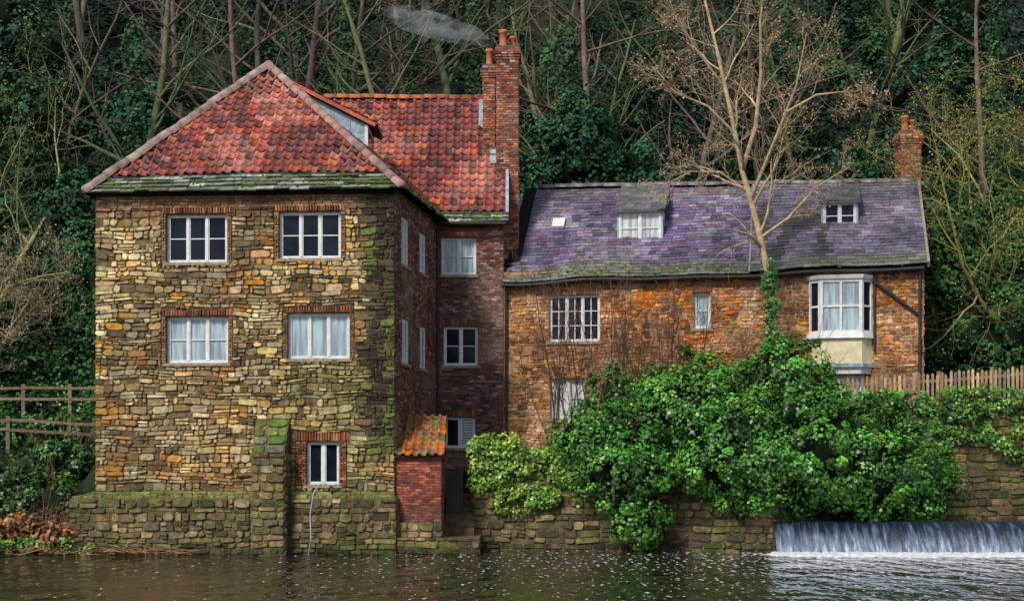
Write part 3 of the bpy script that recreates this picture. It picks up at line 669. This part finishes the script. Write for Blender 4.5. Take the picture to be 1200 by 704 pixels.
# ================================================================== RIVER WALLS
def rwall(name,pts,ztop,zb=-.8,h=(.16,.3),w=(.3,.75)):
    rt=empty(name); mbm=MB(); mb=MB()
    for i in range(len(pts)-1):
        Fw,Lw=frame(pts[i],pts[i+1]); z1=(ztop[i]+ztop[i+1])/2
        boxF(mbm,Fw,0,Lw,zb,z1,-.5,0); stones(mb,Fw,0,Lw,max(zb,-.4),z1,[],*h,*w,c_river,proud=.06,gap=.013,wav=.02,jit=.018,split=.2,drop=.02)
        stones(mb,lambda u,z,o=0:Fw(u,z1+o,-z),0,Lw,0,.5,[],.45,.5,.4,.8,c_river,proud=.07,gap=.012,wav=0)
    mbm.obj('core',M_mortar,rt); mb.obj('stone_blocks',M_wet,rt)
rwall('river_wall',[(-1.19,4.5),(-1.19,2.3),(4.5,1.8),(7.8,.8),(9.5,2.0)],[3,3,2.8,2.6,2.6])
rwall('retaining_wall',[(9.5,2.0),(13.5,2.8),(18,3.6),(24,4.8)],[4.25,4.45,4.8,5.0])

# ================================================================== FENCES
pf=empty('picket_fence'); mb=MB()
fp=[Vector((9.9,2.6,4.28)),Vector((13.4,3.15,4.45)),Vector((18,3.95,4.85)),Vector((23.5,5.05,5.1))]
for a,b in zip(fp[:-1],fp[1:]):
    L_=(b-a).length; n=int(L_/.15)
    for k in range(n):
        p=a.lerp(b,(k+.5)/n); hh=R(.95,1.1); c=jitc(random.choice([(.50,.33,.17),(.4,.27,.15),(.58,.42,.25),(.34,.28,.2)]),.2); d=(b-a).normalized()*.042; nn=Vector((d.y,-d.x,0)).normalized()*.011; tl=Vector((R(-.02,.02),0,0))
        z0=Vector((0,0,.05));z1=Vector((0,0,hh-.05));z2=Vector((0,0,hh))
        vs=[p-d-nn+z0,p+d-nn+z0,p+d-nn+z1+tl,p-nn+z2+tl,p-d-nn+z1+tl]; vb=[v+nn*2 for v in vs]
        mb.add(vs+vb,[(0,1,2,3,4),(9,8,7,6,5)]+[(i,5+i,5+(i+1)%5,(i+1)%5) for i in range(5)],c)
    for zz in (.3,.8): beam(mb,a+Vector((0,.05,zz)),b+Vector((0,.05,zz)),.04,.09,(.36,.24,.13))
    for k in range(int(L_/1.8)+1): p=a.lerp(b,min(1,k*1.8/L_)); beam(mb,p+Vector((0,.1,-.1)),p+Vector((0,.1,1.1)),.1,.1,(.3,.2,.12))
mb.obj('pickets_and_rails',M_wood,pf)
def railfence(name,pts,hh,c):
    rt=empty(name); mb=MB()
    for a,b in zip(pts[:-1],pts[1:]):
        a=Vector(a);b=Vector(b)
        for z in (.55,.95): beam(mb,a+Vector((0,-.06,z*hh+R(-.03,.03))),b+Vector((0,-.06,z*hh+R(-.03,.03))),.04,.09,jitc(c))
        beam(mb,a-Vector((0,0,.3)),a+Vector((0,0,1.1*hh)),.12,.12,jitc(c))
    beam(mb,Vector(pts[-1])-Vector((0,0,.3)),Vector(pts[-1])+Vector((0,0,1.1*hh)),.12,.12,jitc(c)); mb.obj('posts_and_rails',M_wood,rt)
railfence('timber_rail_fence',[(-24,7.5,4.3),(-22,7.3,4.3),(-20,7.1,4.3),(-18.2,7,4.3),(-16.5,6.9,4.3),(-14.9,6.8,4.3),(-12.9,6.7,4.3)],.95,(.20,.16,.10))
railfence('timber_rail_fence.001',[(-21,4.6,3.2),(-18.5,4.5,3.25),(-16.2,4.4,3.3),(-14.2,4.3,3.2),(-12.6,4.3,3.1)],.8,(.17,.14,.09))

# ================================================================== TERRAIN
bx=[-200,-13.6,-12.9,-12,-4,-2.2,-1.2,4.5,8,9.7,13.5,24,60,200]; by=[.2,.2,1.2,2,3,7,3.1,2.6,1.9,2.9,3.5,5.5,9,12]
tx=[-200,-13.5,-12,-2,8.5,10,18,60,200]; tz=[3.0,3.0,2.4,2.4,2.5,4.2,4.7,5.2,5]
def hgt(x,y):
    b=np.interp(x,bx,by); t=np.interp(x,tx,tz)
    s=np.clip((y-b)/.7,0,1); s=s*s*(3-2*s)
    h=-1.3+(t+1.3)*s
    left=np.clip((-12.7-x)/.8,0,1); hl=np.clip(np.where(y<0.3,-1.3+(y+2)*.62,.12+(y-.3)*.62),-1.3,4.2); h=h*(1-left)+hl*left
    hill=np.clip(y-12,0,70)*.95+np.clip(y-8.5,0,3.5)*.35
    h=h+np.where(y>8.5,hill,0)
    nb=np.clip((-37-y)/3,0,1); h=h*(1-nb)+.9*nb
    return h
xs=np.concatenate([np.linspace(-220,-24,50),np.linspace(-23.6,24,120),np.linspace(26,220,50)]); ys=np.concatenate([np.linspace(-120,-4,50),np.linspace(-3.6,14,50),np.linspace(15,220,90)])
X,Y=np.meshgrid(xs,ys); Z=hgt(X,Y)
for i in range(Z.shape[0]):
    for j in range(Z.shape[1]):
        x,y=X[i,j],Y[i,j]
        a=.12 if y<9 else min(1.6,.12+(y-9)*.12)
        if y>-30: Z[i,j]+=a*mn.noise(Vector((x*.23,y*.23,1)))*1.3+a*.4*mn.noise(Vector((x*.7,y*.7,4)))
V=np.stack([X,Y,Z],-1).reshape(-1,3); nx=len(xs); I=(np.arange(len(ys)-1)[:,None]*nx+np.arange(nx-1)[None,:]).reshape(-1)
Fq=np.stack([I,I+1,I+nx+1,I+nx],1); quadmesh('ground',V,Fq,np.ones((len(V),3)),M_ground,None,True)

# ================================================================== WATER
def watermat(name,foam=True):
    m=bpy.data.materials.new(name); m.use_nodes=True; N=m.node_tree.nodes; Lk=m.node_tree.links; b=N['Principled BSDF']
    b.inputs['Roughness'].default_value=.05; b.inputs['Specular IOR Level'].default_value=.5; b.inputs['IOR'].default_value=1.33
    tc=N.new('ShaderNodeTexCoord')
    def ns(scale,sc3,det=3,dist=.4):
        mp=N.new('ShaderNodeMapping'); mp.inputs['Scale'].default_value=sc3; Lk.new(tc.outputs['Object'],mp.inputs[0])
        t=N.new('ShaderNodeTexNoise'); t.inputs['Scale'].default_value=scale; t.inputs['Detail'].default_value=det; t.inputs['Distortion'].default_value=dist; Lk.new(mp.outputs[0],t.inputs[0]); return t.outputs['Fac']
    a=ns(1.3,(1.5,.5,1),3); c=ns(.4,(1.2,.7,1),2); 
    ad=N.new('ShaderNodeMath'); ad.operation='MULTIPLY_ADD'; Lk.new(c,ad.inputs[0]); ad.inputs[1].default_value=1.3; Lk.new(a,ad.inputs[2])
    bp=N.new('ShaderNodeBump'); bp.inputs['Strength'].default_value=1; bp.inputs['Distance'].default_value=.23; Lk.new(ad.outputs[0],bp.inputs['Height']); Lk.new(bp.outputs[0],b.inputs['Normal'])
    base=(.022,.020,.010,1)
    if foam:  # weir foam, plus sparkle on the open river painted into the base colour
        sp=N.new('ShaderNodeSeparateXYZ'); Lk.new(tc.outputs['Object'],sp.inputs[0])
        def mr(inp,a0,a1,b0,b1):
            r=N.new('ShaderNodeMapRange'); r.inputs[1].default_value=a0; r.inputs[2].default_value=a1; r.inputs[3].default_value=b0; r.inputs[4].default_value=b1; Lk.new(inp,r.inputs[0]); return r.outputs[0]
        def mul(x,y,op='MULTIPLY'):
            q=N.new('ShaderNodeMath'); q.operation=op; Lk.new(x,q.inputs[0]); Lk.new(y,q.inputs[1]); return q.outputs[0]
        near=mr(sp.outputs['Y'],-3.6,-.3,0.2,1); xr=mr(sp.outputs['X'],4.8,9,0,1); k=mul(near,xr)
        glints=mul(mr(sp.outputs['Y'],-20,-3,.28,.43),mr(sp.outputs['X'],-10,8,.5,1)); k=mul(k,glints,'MAXIMUM')  # water glints away from the weir, painted as white flecks
        fl=ns(6,(1.3,.34,1),3,.2)
        th=N.new('ShaderNodeMath'); th.operation='MULTIPLY_ADD'; Lk.new(k,th.inputs[0]); th.inputs[1].default_value=.40; th.inputs[2].default_value=-.75
        s=mul(fl,th.outputs[0],'ADD'); f=mr(s,0,.06,0,1)
        mx=N.new('ShaderNodeMix'); mx.data_type='RGBA'; Lk.new(f,mx.inputs[0]); mx.inputs[6].default_value=base; mx.inputs[7].default_value=(.72,.76,.78,1); Lk.new(mx.outputs[2],b.inputs['Base Color'])
        r=mr(f,0,1,.05,.7); Lk.new(r,b.inputs['Roughness'])
    else: b.inputs['Base Color'].default_value=base
    return m
mw=watermat('river_water')
mb=MB(); mb.add([(-220,-110,0),(220,-110,0),(220,14,0),(-220,14,0)],[(0,1,2,3)]); mb.obj('river_water',mw)
mb=MB(); mb.add([(7.85,.75,.93),(60,-1.4,.93),(220,-1.4,.93),(220,14,.93),(9.0,14,.93)],[(0,1,2,3,4)]); mb.obj('mill_pool_water',watermat('pool_water',False))
mwr=bpy.data.materials.new('falling_water'); mwr.use_nodes=True; N=mwr.node_tree.nodes; Lk=mwr.node_tree.links; b=N['Principled BSDF']; b.inputs['Roughness'].default_value=.3
tc=N.new('ShaderNodeTexCoord'); mp=N.new('ShaderNodeMapping'); mp.inputs['Scale'].default_value=(5,.9,.7); Lk.new(tc.outputs['Object'],mp.inputs[0])
t=N.new('ShaderNodeTexNoise'); t.inputs['Scale'].default_value=1.6; t.inputs['Detail'].default_value=5; t.inputs['Roughness'].default_value=.7; Lk.new(mp.outputs[0],t.inputs[0])
sp=N.new('ShaderNodeSeparateXYZ'); Lk.new(tc.outputs['Object'],sp.inputs[0]); r=N.new('ShaderNodeMapRange'); r.inputs[1].default_value=.95; r.inputs[2].default_value=0; r.inputs[3].default_value=-.15; r.inputs[4].default_value=.10; Lk.new(sp.outputs['Z'],r.inputs[0])
ad=N.new('ShaderNodeMath'); Lk.new(t.outputs['Fac'],ad.inputs[0]); Lk.new(r.outputs[0],ad.inputs[1])
cr=N.new('ShaderNodeValToRGB'); e=cr.color_ramp.elements; e[0].position=.38; e[0].color=(.012,.018,.032,1); e[1].position=.78; e[1].color=(.64,.72,.86,1); x=e.new(.56); x.color=(.09,.14,.23,1)
Lk.new(ad.outputs[0],cr.inputs[0]); Lk.new(cr.outputs[0],b.inputs['Base Color'])
bp=N.new('ShaderNodeBump'); bp.inputs['Distance'].default_value=.06; Lk.new(t.outputs['Fac'],bp.inputs['Height']); Lk.new(bp.outputs[0],b.inputs['Normal'])
xs=np.linspace(7.75,60,900); ns_=12; V=[]
for xx in xs:
    y0=.75-.041*(xx-7.75)
    for k in range(ns_):
        t_=k/(ns_-1); z=.945-.98*t_**1.7; y=y0+.1-.95*t_**.8+.07*mn.noise(Vector((xx*3,t_*1.2,0)))*(t_)
        V.append((xx,y,z))
V=np.array(V); I=(np.arange(len(xs)-1)[:,None]*ns_+np.arange(ns_-1)[None,:]).reshape(-1); Fq=np.stack([I,I+1,I+ns_+1,I+ns_],1)
quadmesh('weir_waterfall',V,Fq,np.ones((len(V),3)),mwr,None,True)
mb=MB()
for _ in range(2600):
    xx=7.6+R(0,14); y0=.75-.041*(xx-7.75)-.82-abs(random.gauss(0,.5)); r=R(.03,.15); h=R(.015,.10)
    vs=[(xx+r*1.8*math.cos(a),y0+r*math.sin(a),.004) for a in (0,1.05,2.1,3.14,4.2,5.2)]+[(xx,y0,h)]
    mb.add(vs,[(i,(i+1)%6,6) for i in range(6)],(.8,.83,.85))
mb.obj('weir_foam',mat('foam',attr=1,rough=.8,n1=(9,.6,1.1,4)),None,True)

# ================================================================== VEGETATION
g1=(.055,.22,.026); g2=(.15,.35,.042)
bush('riverside_shrub',[(3.5,1.5,2.6,1.6,1.3,1.7),(5.1,1.9,4.2,1.6,1.3,1.5),(6.8,1.3,3.2,2.2,1.5,2.0),(8.3,1.9,5.2,1.2,1.1,1.2),(8.8,1.1,3.1,1.9,1.4,1.9),(10.7,1.3,2.5,1.8,1.2,1.45),(12.2,1.6,2.1,1.3,1.0,1.1),(2.2,2.2,3.3,1.0,.9,.9),(3.8,1.2,1.1,.8,.6,.9),(6.4,2.6,4.7,1.5,1.0,1.2),(3.3,2.6,4.6,1.0,.8,.9)],1050,90,g1,.115,g2,.33,(.3,1.75),twigs=120)
def wallivy(name,F,u0,u1,zf,n,size,base,tint,thick=.25,thr=.45):
    cs=[];ns=[];rs=[]
    while len(cs)<n:
        u=R(u0,u1); za,zb=zf(u); z=R(za,zb)
        if nz(u,z,.8,40)<thr and (z-za)/(zb-za+.01)<.75: continue
        cs.append(F(u,z,R(0,thick))); d=Vector(F(u,z,1))-Vector(F(u,z,0)); ns.append(tuple(d)); rs.append(R(.12,.28))
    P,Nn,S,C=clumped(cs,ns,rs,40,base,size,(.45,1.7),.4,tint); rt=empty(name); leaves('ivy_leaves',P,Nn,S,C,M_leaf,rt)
Fw,_=frame((-1.19,2.3),(4.5,1.8)); wallivy('wall_ivy',Fw,.0,4.2,lambda u:(1.5-.35*math.sin(u*1.3),3.3+.25*math.sin(u*2)),330,.10,(.12,.27,.03),(.28,.42,.05),thr=.38)
Fw2,_=frame((9.5,2.0),(13.5,2.8)); wallivy('wall_ivy.001',Fw2,.5,4.1,lambda u:(2.4,4.8),230,.11,(.06,.2,.025),(.14,.32,.05),.35,.3)
Fw3,_=frame((13.5,2.8),(24,4.9)); wallivy('wall_ivy.002',Fw3,0,10.5,lambda u:(3.0+.4*math.sin(u*1.7),4.95+.03*u),500,.11,(.08,.21,.03),(.20,.34,.05),.35,.38)
bush('river_bank_shrub',[(-16,2.2,1.9,1.8,1.2,1.0),(-14.2,1.6,1.3,1.3,.9,.9),(-18.5,2.6,2.3,1.8,1.2,1.1),(-14,3.6,2.8,1.2,.9,.7),(-20,1.5,1.0,2,1,.8)],280,60,(.03,.11,.025),.12,(.09,.2,.03),.35,(.4,1.6),twigs=90)
bush('bank_hedge',[(-14,5.6,3.7,1.5,.7,.55),(-16.5,5.7,3.8,1.6,.7,.55),(-19.5,5.8,3.8,2,.8,.6),(-15,7.8,4.6,2.5,.7,.6),(-19.5,7.9,4.6,2.5,.7,.6)],300,60,(.04,.15,.03),.12,(.10,.24,.04),.3,(.4,1.6))
bush('dead_bracken',[(-15.6,1.0,.8,2.0,.6,.45),(-13.8,.6,.5,.9,.4,.3),(-17.5,1.2,1.4,1,.5,.5)],110,50,(.26,.10,.04),.13,(.36,.19,.07),.25,core=False,twigs=90)
bush('bank_grass_tufts',[(-14.5,.3,.25,1.6,.3,.2),(-17.5,.3,.25,2,.3,.25),(-12.4,-.2,.1,1.2,.2,.12)],90,50,(.12,.22,.03),.09,(.2,.3,.05),.18,core=False)
pl=[]
for _ in range(60):
    p=Vector((R(-14.4,-9.4),R(-1.0,-.3),R(.0,.12))); pl.append(([p,p+Vector((R(-.5,.5),R(-.2,.1),R(-.02,.12))),p+Vector((R(-.9,.9),R(-.3,.2),R(0,.2)))],[.022,.018,.008]))
tubes(pl,'driftwood',M_bark,(.32,.17,.09),None,4,.4)

def terrain_z(x,y): return float(hgt(np.array(x),np.array(y)))
dc={k:[[],[],[]] for k in ('dark','mid','teal')}
for _ in range(3300):
    y=12+25*random.random()**.9; x=R(-1,1)*(16+.42*(y))
    n=nz(x,y*1.3,.16,50); 
    if n<.40 and random.random()<.6: continue
    k='dark' if n<.55 else ('mid' if nz(x,y,.3,60)>.56 else 'teal')
    D=dc[k]; D[0].append((x,y,terrain_z(x,y)+R(-.1,1.5)*(.6+n))); D[1].append((0,-.7,.7)); D[2].append(R(.4,1.2))
hv=empty('woodland_undergrowth')
for k,(base,tint) in {'dark':((.013,.040,.022),(.018,.055,.036)),'mid':((.022,.085,.026),(.05,.12,.026)),'teal':((.015,.060,.038),(.02,.082,.045))}.items():
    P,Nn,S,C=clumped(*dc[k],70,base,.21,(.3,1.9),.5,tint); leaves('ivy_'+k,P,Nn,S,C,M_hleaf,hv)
bush('ivy_bank',[(17.5,9.5,7.2,3.2,1.8,3.2),(21.5,10,7.5,3.5,2,4),(15.6,9.6,9.5,1.6,1.5,1.8),(19.5,11.5,11,3.5,2,2.5)],560,80,(.022,.095,.026),.15,(.06,.16,.03),.5,m=M_hleaf)
bush('holly_bush',[(-19,9.5,5.6,3.5,1.5,1.8),(-14,9.5,6.0,2.2,1.4,1.7),(-21,10.5,8.5,3.0,1.6,2.2),(-14.5,11,9.3,1.8,1.5,2.3)],460,75,(.020,.085,.026),.14,(.05,.15,.03),.5,m=M_hleaf)
bush('holly_bush.001',[(2.6,15,14.8,1.6,1.4,2.0),(4.8,16,13.2,2.2,1.4,1.8),(0.8,15,13,1.2,1,1.5)],220,75,(.018,.085,.038),.16,(.03,.12,.045),.5,m=M_hleaf)
ev=empty('evergreen_trees')
for i,(x,y,r,h) in enumerate([(-17,15,1.9,5),(-20,18,2.6,7),(-15.8,20,2.0,6),(-12,22,2.2,5),(-22,24,3,7),(9,18,1.8,3.5),(13,17,2.0,4.5),(11,23,2.4,5),(17,20,2.4,6),(20,26,3,7),(5.5,24,2,5)]):
    z0=terrain_z(x,y); bl=[(x+R(-.8,.8),y+R(-.3,.3),z0+h*t,r*(1.05-.55*t)*R(.8,1.1),r*.7,h*.24) for t in (.1,.35,.6,.85)]
    bush('ivy_clad_evergreen',bl,150,60,random.choice([(.015,.06,.03),(.021,.072,.024),(.014,.052,.032)]),.19,random.choice([(.04,.10,.026),(.02,.08,.045)]),.6,(.3,1.8),m=M_hleaf,parent=ev)
rb_=[]
for i in range(15): rb_.append((-63+i*9+R(-1,1),R(-84,-76),R(4,6),6,3,R(7,9.5)))
bush('added_reflection_trees',rb_,700,40,(.03,.07,.02),.9,(.06,.10,.03),1.6,m=M_hleaf)  # unseen trees added behind the camera to darken the window reflections

wt=empty('woodland_trees'); variants=[]
for i in range(6):
    pl=[]; random.seed(100+i)
    branch(pl,(0,0,-.5),(R(-.12,.12),R(-.1,.05),1),R(13,18),R(.14,.24),0,[15,6,4],.13,.03,(.5,1.25),(.26,.42),.22,.25)
    variants.append(tubes(pl,'bare_woodland_tree',M_bark,[(.14,.095,.08),(.105,.095,.07),(.135,.15,.065),(.105,.075,.07),(.15,.11,.09),(.10,.12,.06)][i],wt,6,.3))
random.seed(55)
spots=[]
for i in range(40):
    y=R(15,38); x=R(-1,1)*(14+.45*y); spots.append((x,y))
for v,(x,y) in zip(variants,[(3.9,19),(-9.9,17),(-4.0,20),(6.8,17),(1.6,22),(-15,16)]):
    v.location=(x,y,terrain_z(x,y))
for i,(x,y) in enumerate(spots):
    src=variants[i%6]; o=bpy.data.objects.new('bare_woodland_tree',src.data); col.objects.link(o); o.parent=wt
    o.location=(x,y,terrain_z(x,y)); o.rotation_euler=(R(-.06,.06),R(-.12,.12),R(0,6.28)); s=R(.65,1.1); o.scale=(s,s,s)
cs=[];ns=[];rs=[]
for (x,y) in [(3.9,19),(-15,16),(-9.9,17),(1.6,22)]+spots[:26]:
    z0=terrain_z(x,y); H=R(5,12)
    for k in range(int(H*3)):
        cs.append((x+R(-.25,.25),y+R(-.3,.2),z0+k/3)); ns.append((0,-1,.2)); rs.append(R(.3,.65))
P,Nn,S,C=clumped(cs,ns,rs,45,(.018,.072,.026),.17,(.4,1.6),.3,(.05,.12,.03)); leaves('trunk_ivy',P,Nn,S,C,M_hleaf,wt)

# foreground tree in front of cottage
random.seed(9)
ft=empty('riverside_bare_tree'); pl=[]
def limb(pts,r0,r1,L,kids,lvl=0,**kw):
    n=len(pts); rad=[r0+(r1-r0)*i/(n-1) for i in range(n)]; P=[Vector(p) for p in pts]; pl.append((P,rad)); sub(pl,P,rad,L,lvl,kids,**kw)
kw=dict(wander=.22,up=.04,spread=(.45,1.15),lr=(.45,.75),t0=.25)
limb([(8.3,2.4,2.5),(8.2,2.4,5),(8.1,2.4,6.7),(7.9,2.4,8.5),(7.55,2.4,10.1),(7.1,2.4,11.7),(6.75,2.4,13.5),(6.35,2.3,15.2),(5.9,2.2,17)],.16,.04,3.2,[14,6,4],wander=.22,up=.04,spread=(.6,1.2),lr=(.55,.9),t0=.42)
limb([(7.1,2.4,11.7),(7.5,2.3,13.0),(7.65,2.2,14.6),(7.6,2.0,16.2),(7.8,2,18)],.085,.025,2.6,[10,6,4],**kw)
limb([(7.35,2.4,10.8),(8.0,2.1,12.4),(8.7,2.0,14.2),(9.0,1.9,15.8)],.07,.018,2.4,[9,6,4],**kw)
limb([(7.65,2.4,9.6),(8.5,2.2,10.2),(9.3,2.0,11.1),(10.3,1.9,11.7)],.055,.012,1.9,[8,5,4],**kw)
limb([(7.3,2.4,11.0),(6.4,2.2,11.6),(5.5,2.1,11.6),(4.7,2.1,11.2)],.05,.012,1.9,[8,6,4],wander=.22,up=-.03,spread=(.5,1.1),lr=(.45,.75),t0=.2)
limb([(6.9,2.4,12.8),(6.0,2.1,13.6),(5.0,2,14.0),(4.3,2,14.8)],.05,.012,2.0,[8,6,4],**kw)
limb([(8.4,2.0,13.4),(9.3,1.9,13.9),(10.2,1.9,14.0),(10.8,1.8,13.6)],.045,.012,1.8,[8,6,4],**kw)
limb([(6.6,2.4,14.2),(5.6,2.1,15.4),(4.8,2,16.8)],.045,.012,1.8,[7,5,4],**kw)
tubes(pl,'trunk_and_branches',M_bark,(.46,.34,.21),ft,7,.25)
tips=[p[0][-1] for p in pl if p[1][0]<.02]; tips=[t for t in tips if random.random()<.4]
P=np.repeat(np.array([tuple(t) for t in tips]),6,axis=0); P=P+RNG.normal(size=P.shape)*.06; n=len(P)
leaves('seed_clusters',P,RNG.normal(size=(n,3)),RNG.uniform(.035,.08,n),np.tile([.38,.25,.15],(n,1))*RNG.uniform(.6,1.4,(n,1)),M_hleaf,ft)
cs=[];ns=[];rs=[]
for k in range(60):
    z=R(5.2,8.9); t=(z-5)/3.5; cs.append((8.2-.3*t+R(-.18,.18)*(1.2-.6*t),2.35+R(-.2,.1),z)); ns.append((0,-1,.2)); rs.append(R(.12,.25))
Pq,Nn,S,C=clumped(cs,ns,rs,36,(.05,.17,.03),.1,(.5,1.5),.3,(.1,.24,.04)); leaves('trunk_ivy',Pq,Nn,S,C,M_leaf,ft)

sh=empty('bare_shrub'); pl=[]
for i in range(38):
    x=R(1.1,5.8); branch(pl,(x,R(1.9,3.4),3.2),(R(-.4,.4),R(-.2,.1),1),R(2.8,5.6),.03,0,[7,4],.12,.03,(.3,.85),(.35,.6),.25,.25)
for i in range(5):
    x=R(9.0,10.0); branch(pl,(x,R(1.8,2.4),4.0),(R(-.3,.3),-.1,1),R(1.2,3.0),.018,0,[5,3],.12,.03,(.3,.8))
tubes(pl,'stems',M_bark,(.13,.075,.06),sh,4,.4)

random.seed(21)
def bigtree(name,base,dirs,colr,kids,L0,r0,kwl,bud=None):
    rt=empty(name); pl=[]
    for d in dirs: branch(pl,base,d,L0*R(.8,1.1),r0,0,kids,**kwl)
    tubes(pl,'trunk_and_branches',M_bark,colr,rt,6,.25)
    if bud:
        tips=[p[0][k] for p in pl if p[1][0]<.03 for k in (-1,-2) if random.random()<.4]
        P=np.repeat(np.array([tuple(t) for t in tips]),4,axis=0); P=P+RNG.normal(size=P.shape)*.09; n=len(P)
        leaves('buds',P,RNG.normal(size=(n,3)),RNG.uniform(.04,.08,n),np.tile(bud,(n,1))*RNG.uniform(.5,1.4,(n,1)),M_hleaf,rt)
k2=dict(wander=.26,up=.03,spread=(.5,1.25),lr=(.34,.55),t0=.12,taper=.15)
bigtree('lichen_tree',(18.2,9,5),[(-.34,-.1,1),(-.05,-.2,1),(-.2,.2,1),(.3,0,1)],(.28,.26,.085),[16,8,5],11.5,.12,k2,(.30,.30,.06))
bigtree('lichen_tree.001',(20.5,10,5),[(-.3,-.1,1),(.0,-.2,1)],(.20,.20,.075),[14,6,5],13,.12,k2,(.20,.23,.05))
bigtree('pale_bare_tree',(-18.4,8.5,4.5),[(-.2,-.1,1),(.28,-.1,1),(.05,-.2,1)],(.40,.32,.20),[12,7,5],5.6,.07,k2,(.36,.28,.16))
bigtree('pale_bare_tree.001',(-19.5,12,7),[(-.15,-.1,1),(.22,0,1)],(.22,.23,.09),[15,7,5],12,.13,k2,(.22,.27,.06))

wr=[]
for z in (9.0,8.75):
    a=Vector((13.2,4.2,z-.1)); b=Vector((40,8,z-.6)); pts=[a.lerp(b,t/12)-Vector((0,0,1.2*math.sin(math.pi*t/12))) for t in range(13)]; wr.append((pts,[.012]*13))
tubes(wr,'overhead_wires',M_pipe,(1,1,1),None,4)

pts=[Vector((-.78,8.2,17.0)),Vector((-.92,8.2,17.25)),Vector((-1.3,8.2,17.45)),Vector((-1.9,8.2,17.6)),Vector((-2.7,8.2,17.8)),Vector((-3.7,8.2,18.1)),Vector((-4.6,8.2,18.4))]
o=tubes([(pts,[.08,.2,.33,.42,.48,.45,.15])],'chimney_smoke',M_bark,(1,1,1),None,14)
smk=bpy.data.materials.new('smoke'); smk.use_nodes=True; N=smk.node_tree.nodes; Lk=smk.node_tree.links; N.remove(N['Principled BSDF'])
v=N.new('ShaderNodeVolumePrincipled'); v.inputs['Color'].default_value=(.88,.94,1,1); tc=N.new('ShaderNodeTexCoord'); mp=N.new('ShaderNodeMapping'); mp.inputs['Scale'].default_value=(.7,1,1.6); Lk.new(tc.outputs['Object'],mp.inputs[0]); t=N.new('ShaderNodeTexNoise'); t.inputs['Scale'].default_value=2.0; t.inputs['Detail'].default_value=2; Lk.new(mp.outputs[0],t.inputs[0])
r=N.new('ShaderNodeMapRange'); r.inputs[1].default_value=.40; r.inputs[2].default_value=.75; r.inputs[4].default_value=1.5; Lk.new(t.outputs['Fac'],r.inputs[0]); Lk.new(r.outputs[0],v.inputs['Density']); Lk.new(v.outputs[0],N['Material Output'].inputs['Volume'])
o.data.materials.clear(); o.data.materials.append(smk)

# ================================================================== LIGHT / CAMERA
w=bpy.data.worlds.new("World"); sc.world=w; w.use_nodes=True; nt=w.node_tree; bg=nt.nodes['Background']
sky=nt.nodes.new('ShaderNodeTexSky'); sky.sky_type='NISHITA'; sky.sun_disc=False; el,az=math.radians(44),math.radians(212)
sky.sun_elevation=el; sky.sun_rotation=az
hs=nt.nodes.new('ShaderNodeHueSaturation'); hs.inputs['Saturation'].default_value=.65; nt.links.new(sky.outputs[0],hs.inputs['Color']); nt.links.new(hs.outputs[0],bg.inputs[0]); bg.inputs[1].default_value=.13
sd=Vector((math.sin(az)*math.cos(el),math.cos(az)*math.cos(el),math.sin(el)))
l=bpy.data.lights.new('sun','SUN'); l.energy=3.2; l.angle=math.radians(11); l.color=(1,.94,.84); so=bpy.data.objects.new('sun',l); col.objects.link(so)
so.rotation_euler=sd.to_track_quat('Z','Y').to_euler()
cd=bpy.data.cameras.new('camera'); co=bpy.data.objects.new('camera',cd); col.objects.link(co); co.location=(0,-45,2.6); co.rotation_euler=(math.radians(90),0,0)
cd.lens=54; cd.sensor_width=36; cd.shift_y=193/1200; cd.clip_end=1000; sc.camera=co
sc.view_settings.view_transform='Standard'; sc.view_settings.look='None'; sc.view_settings.exposure=0
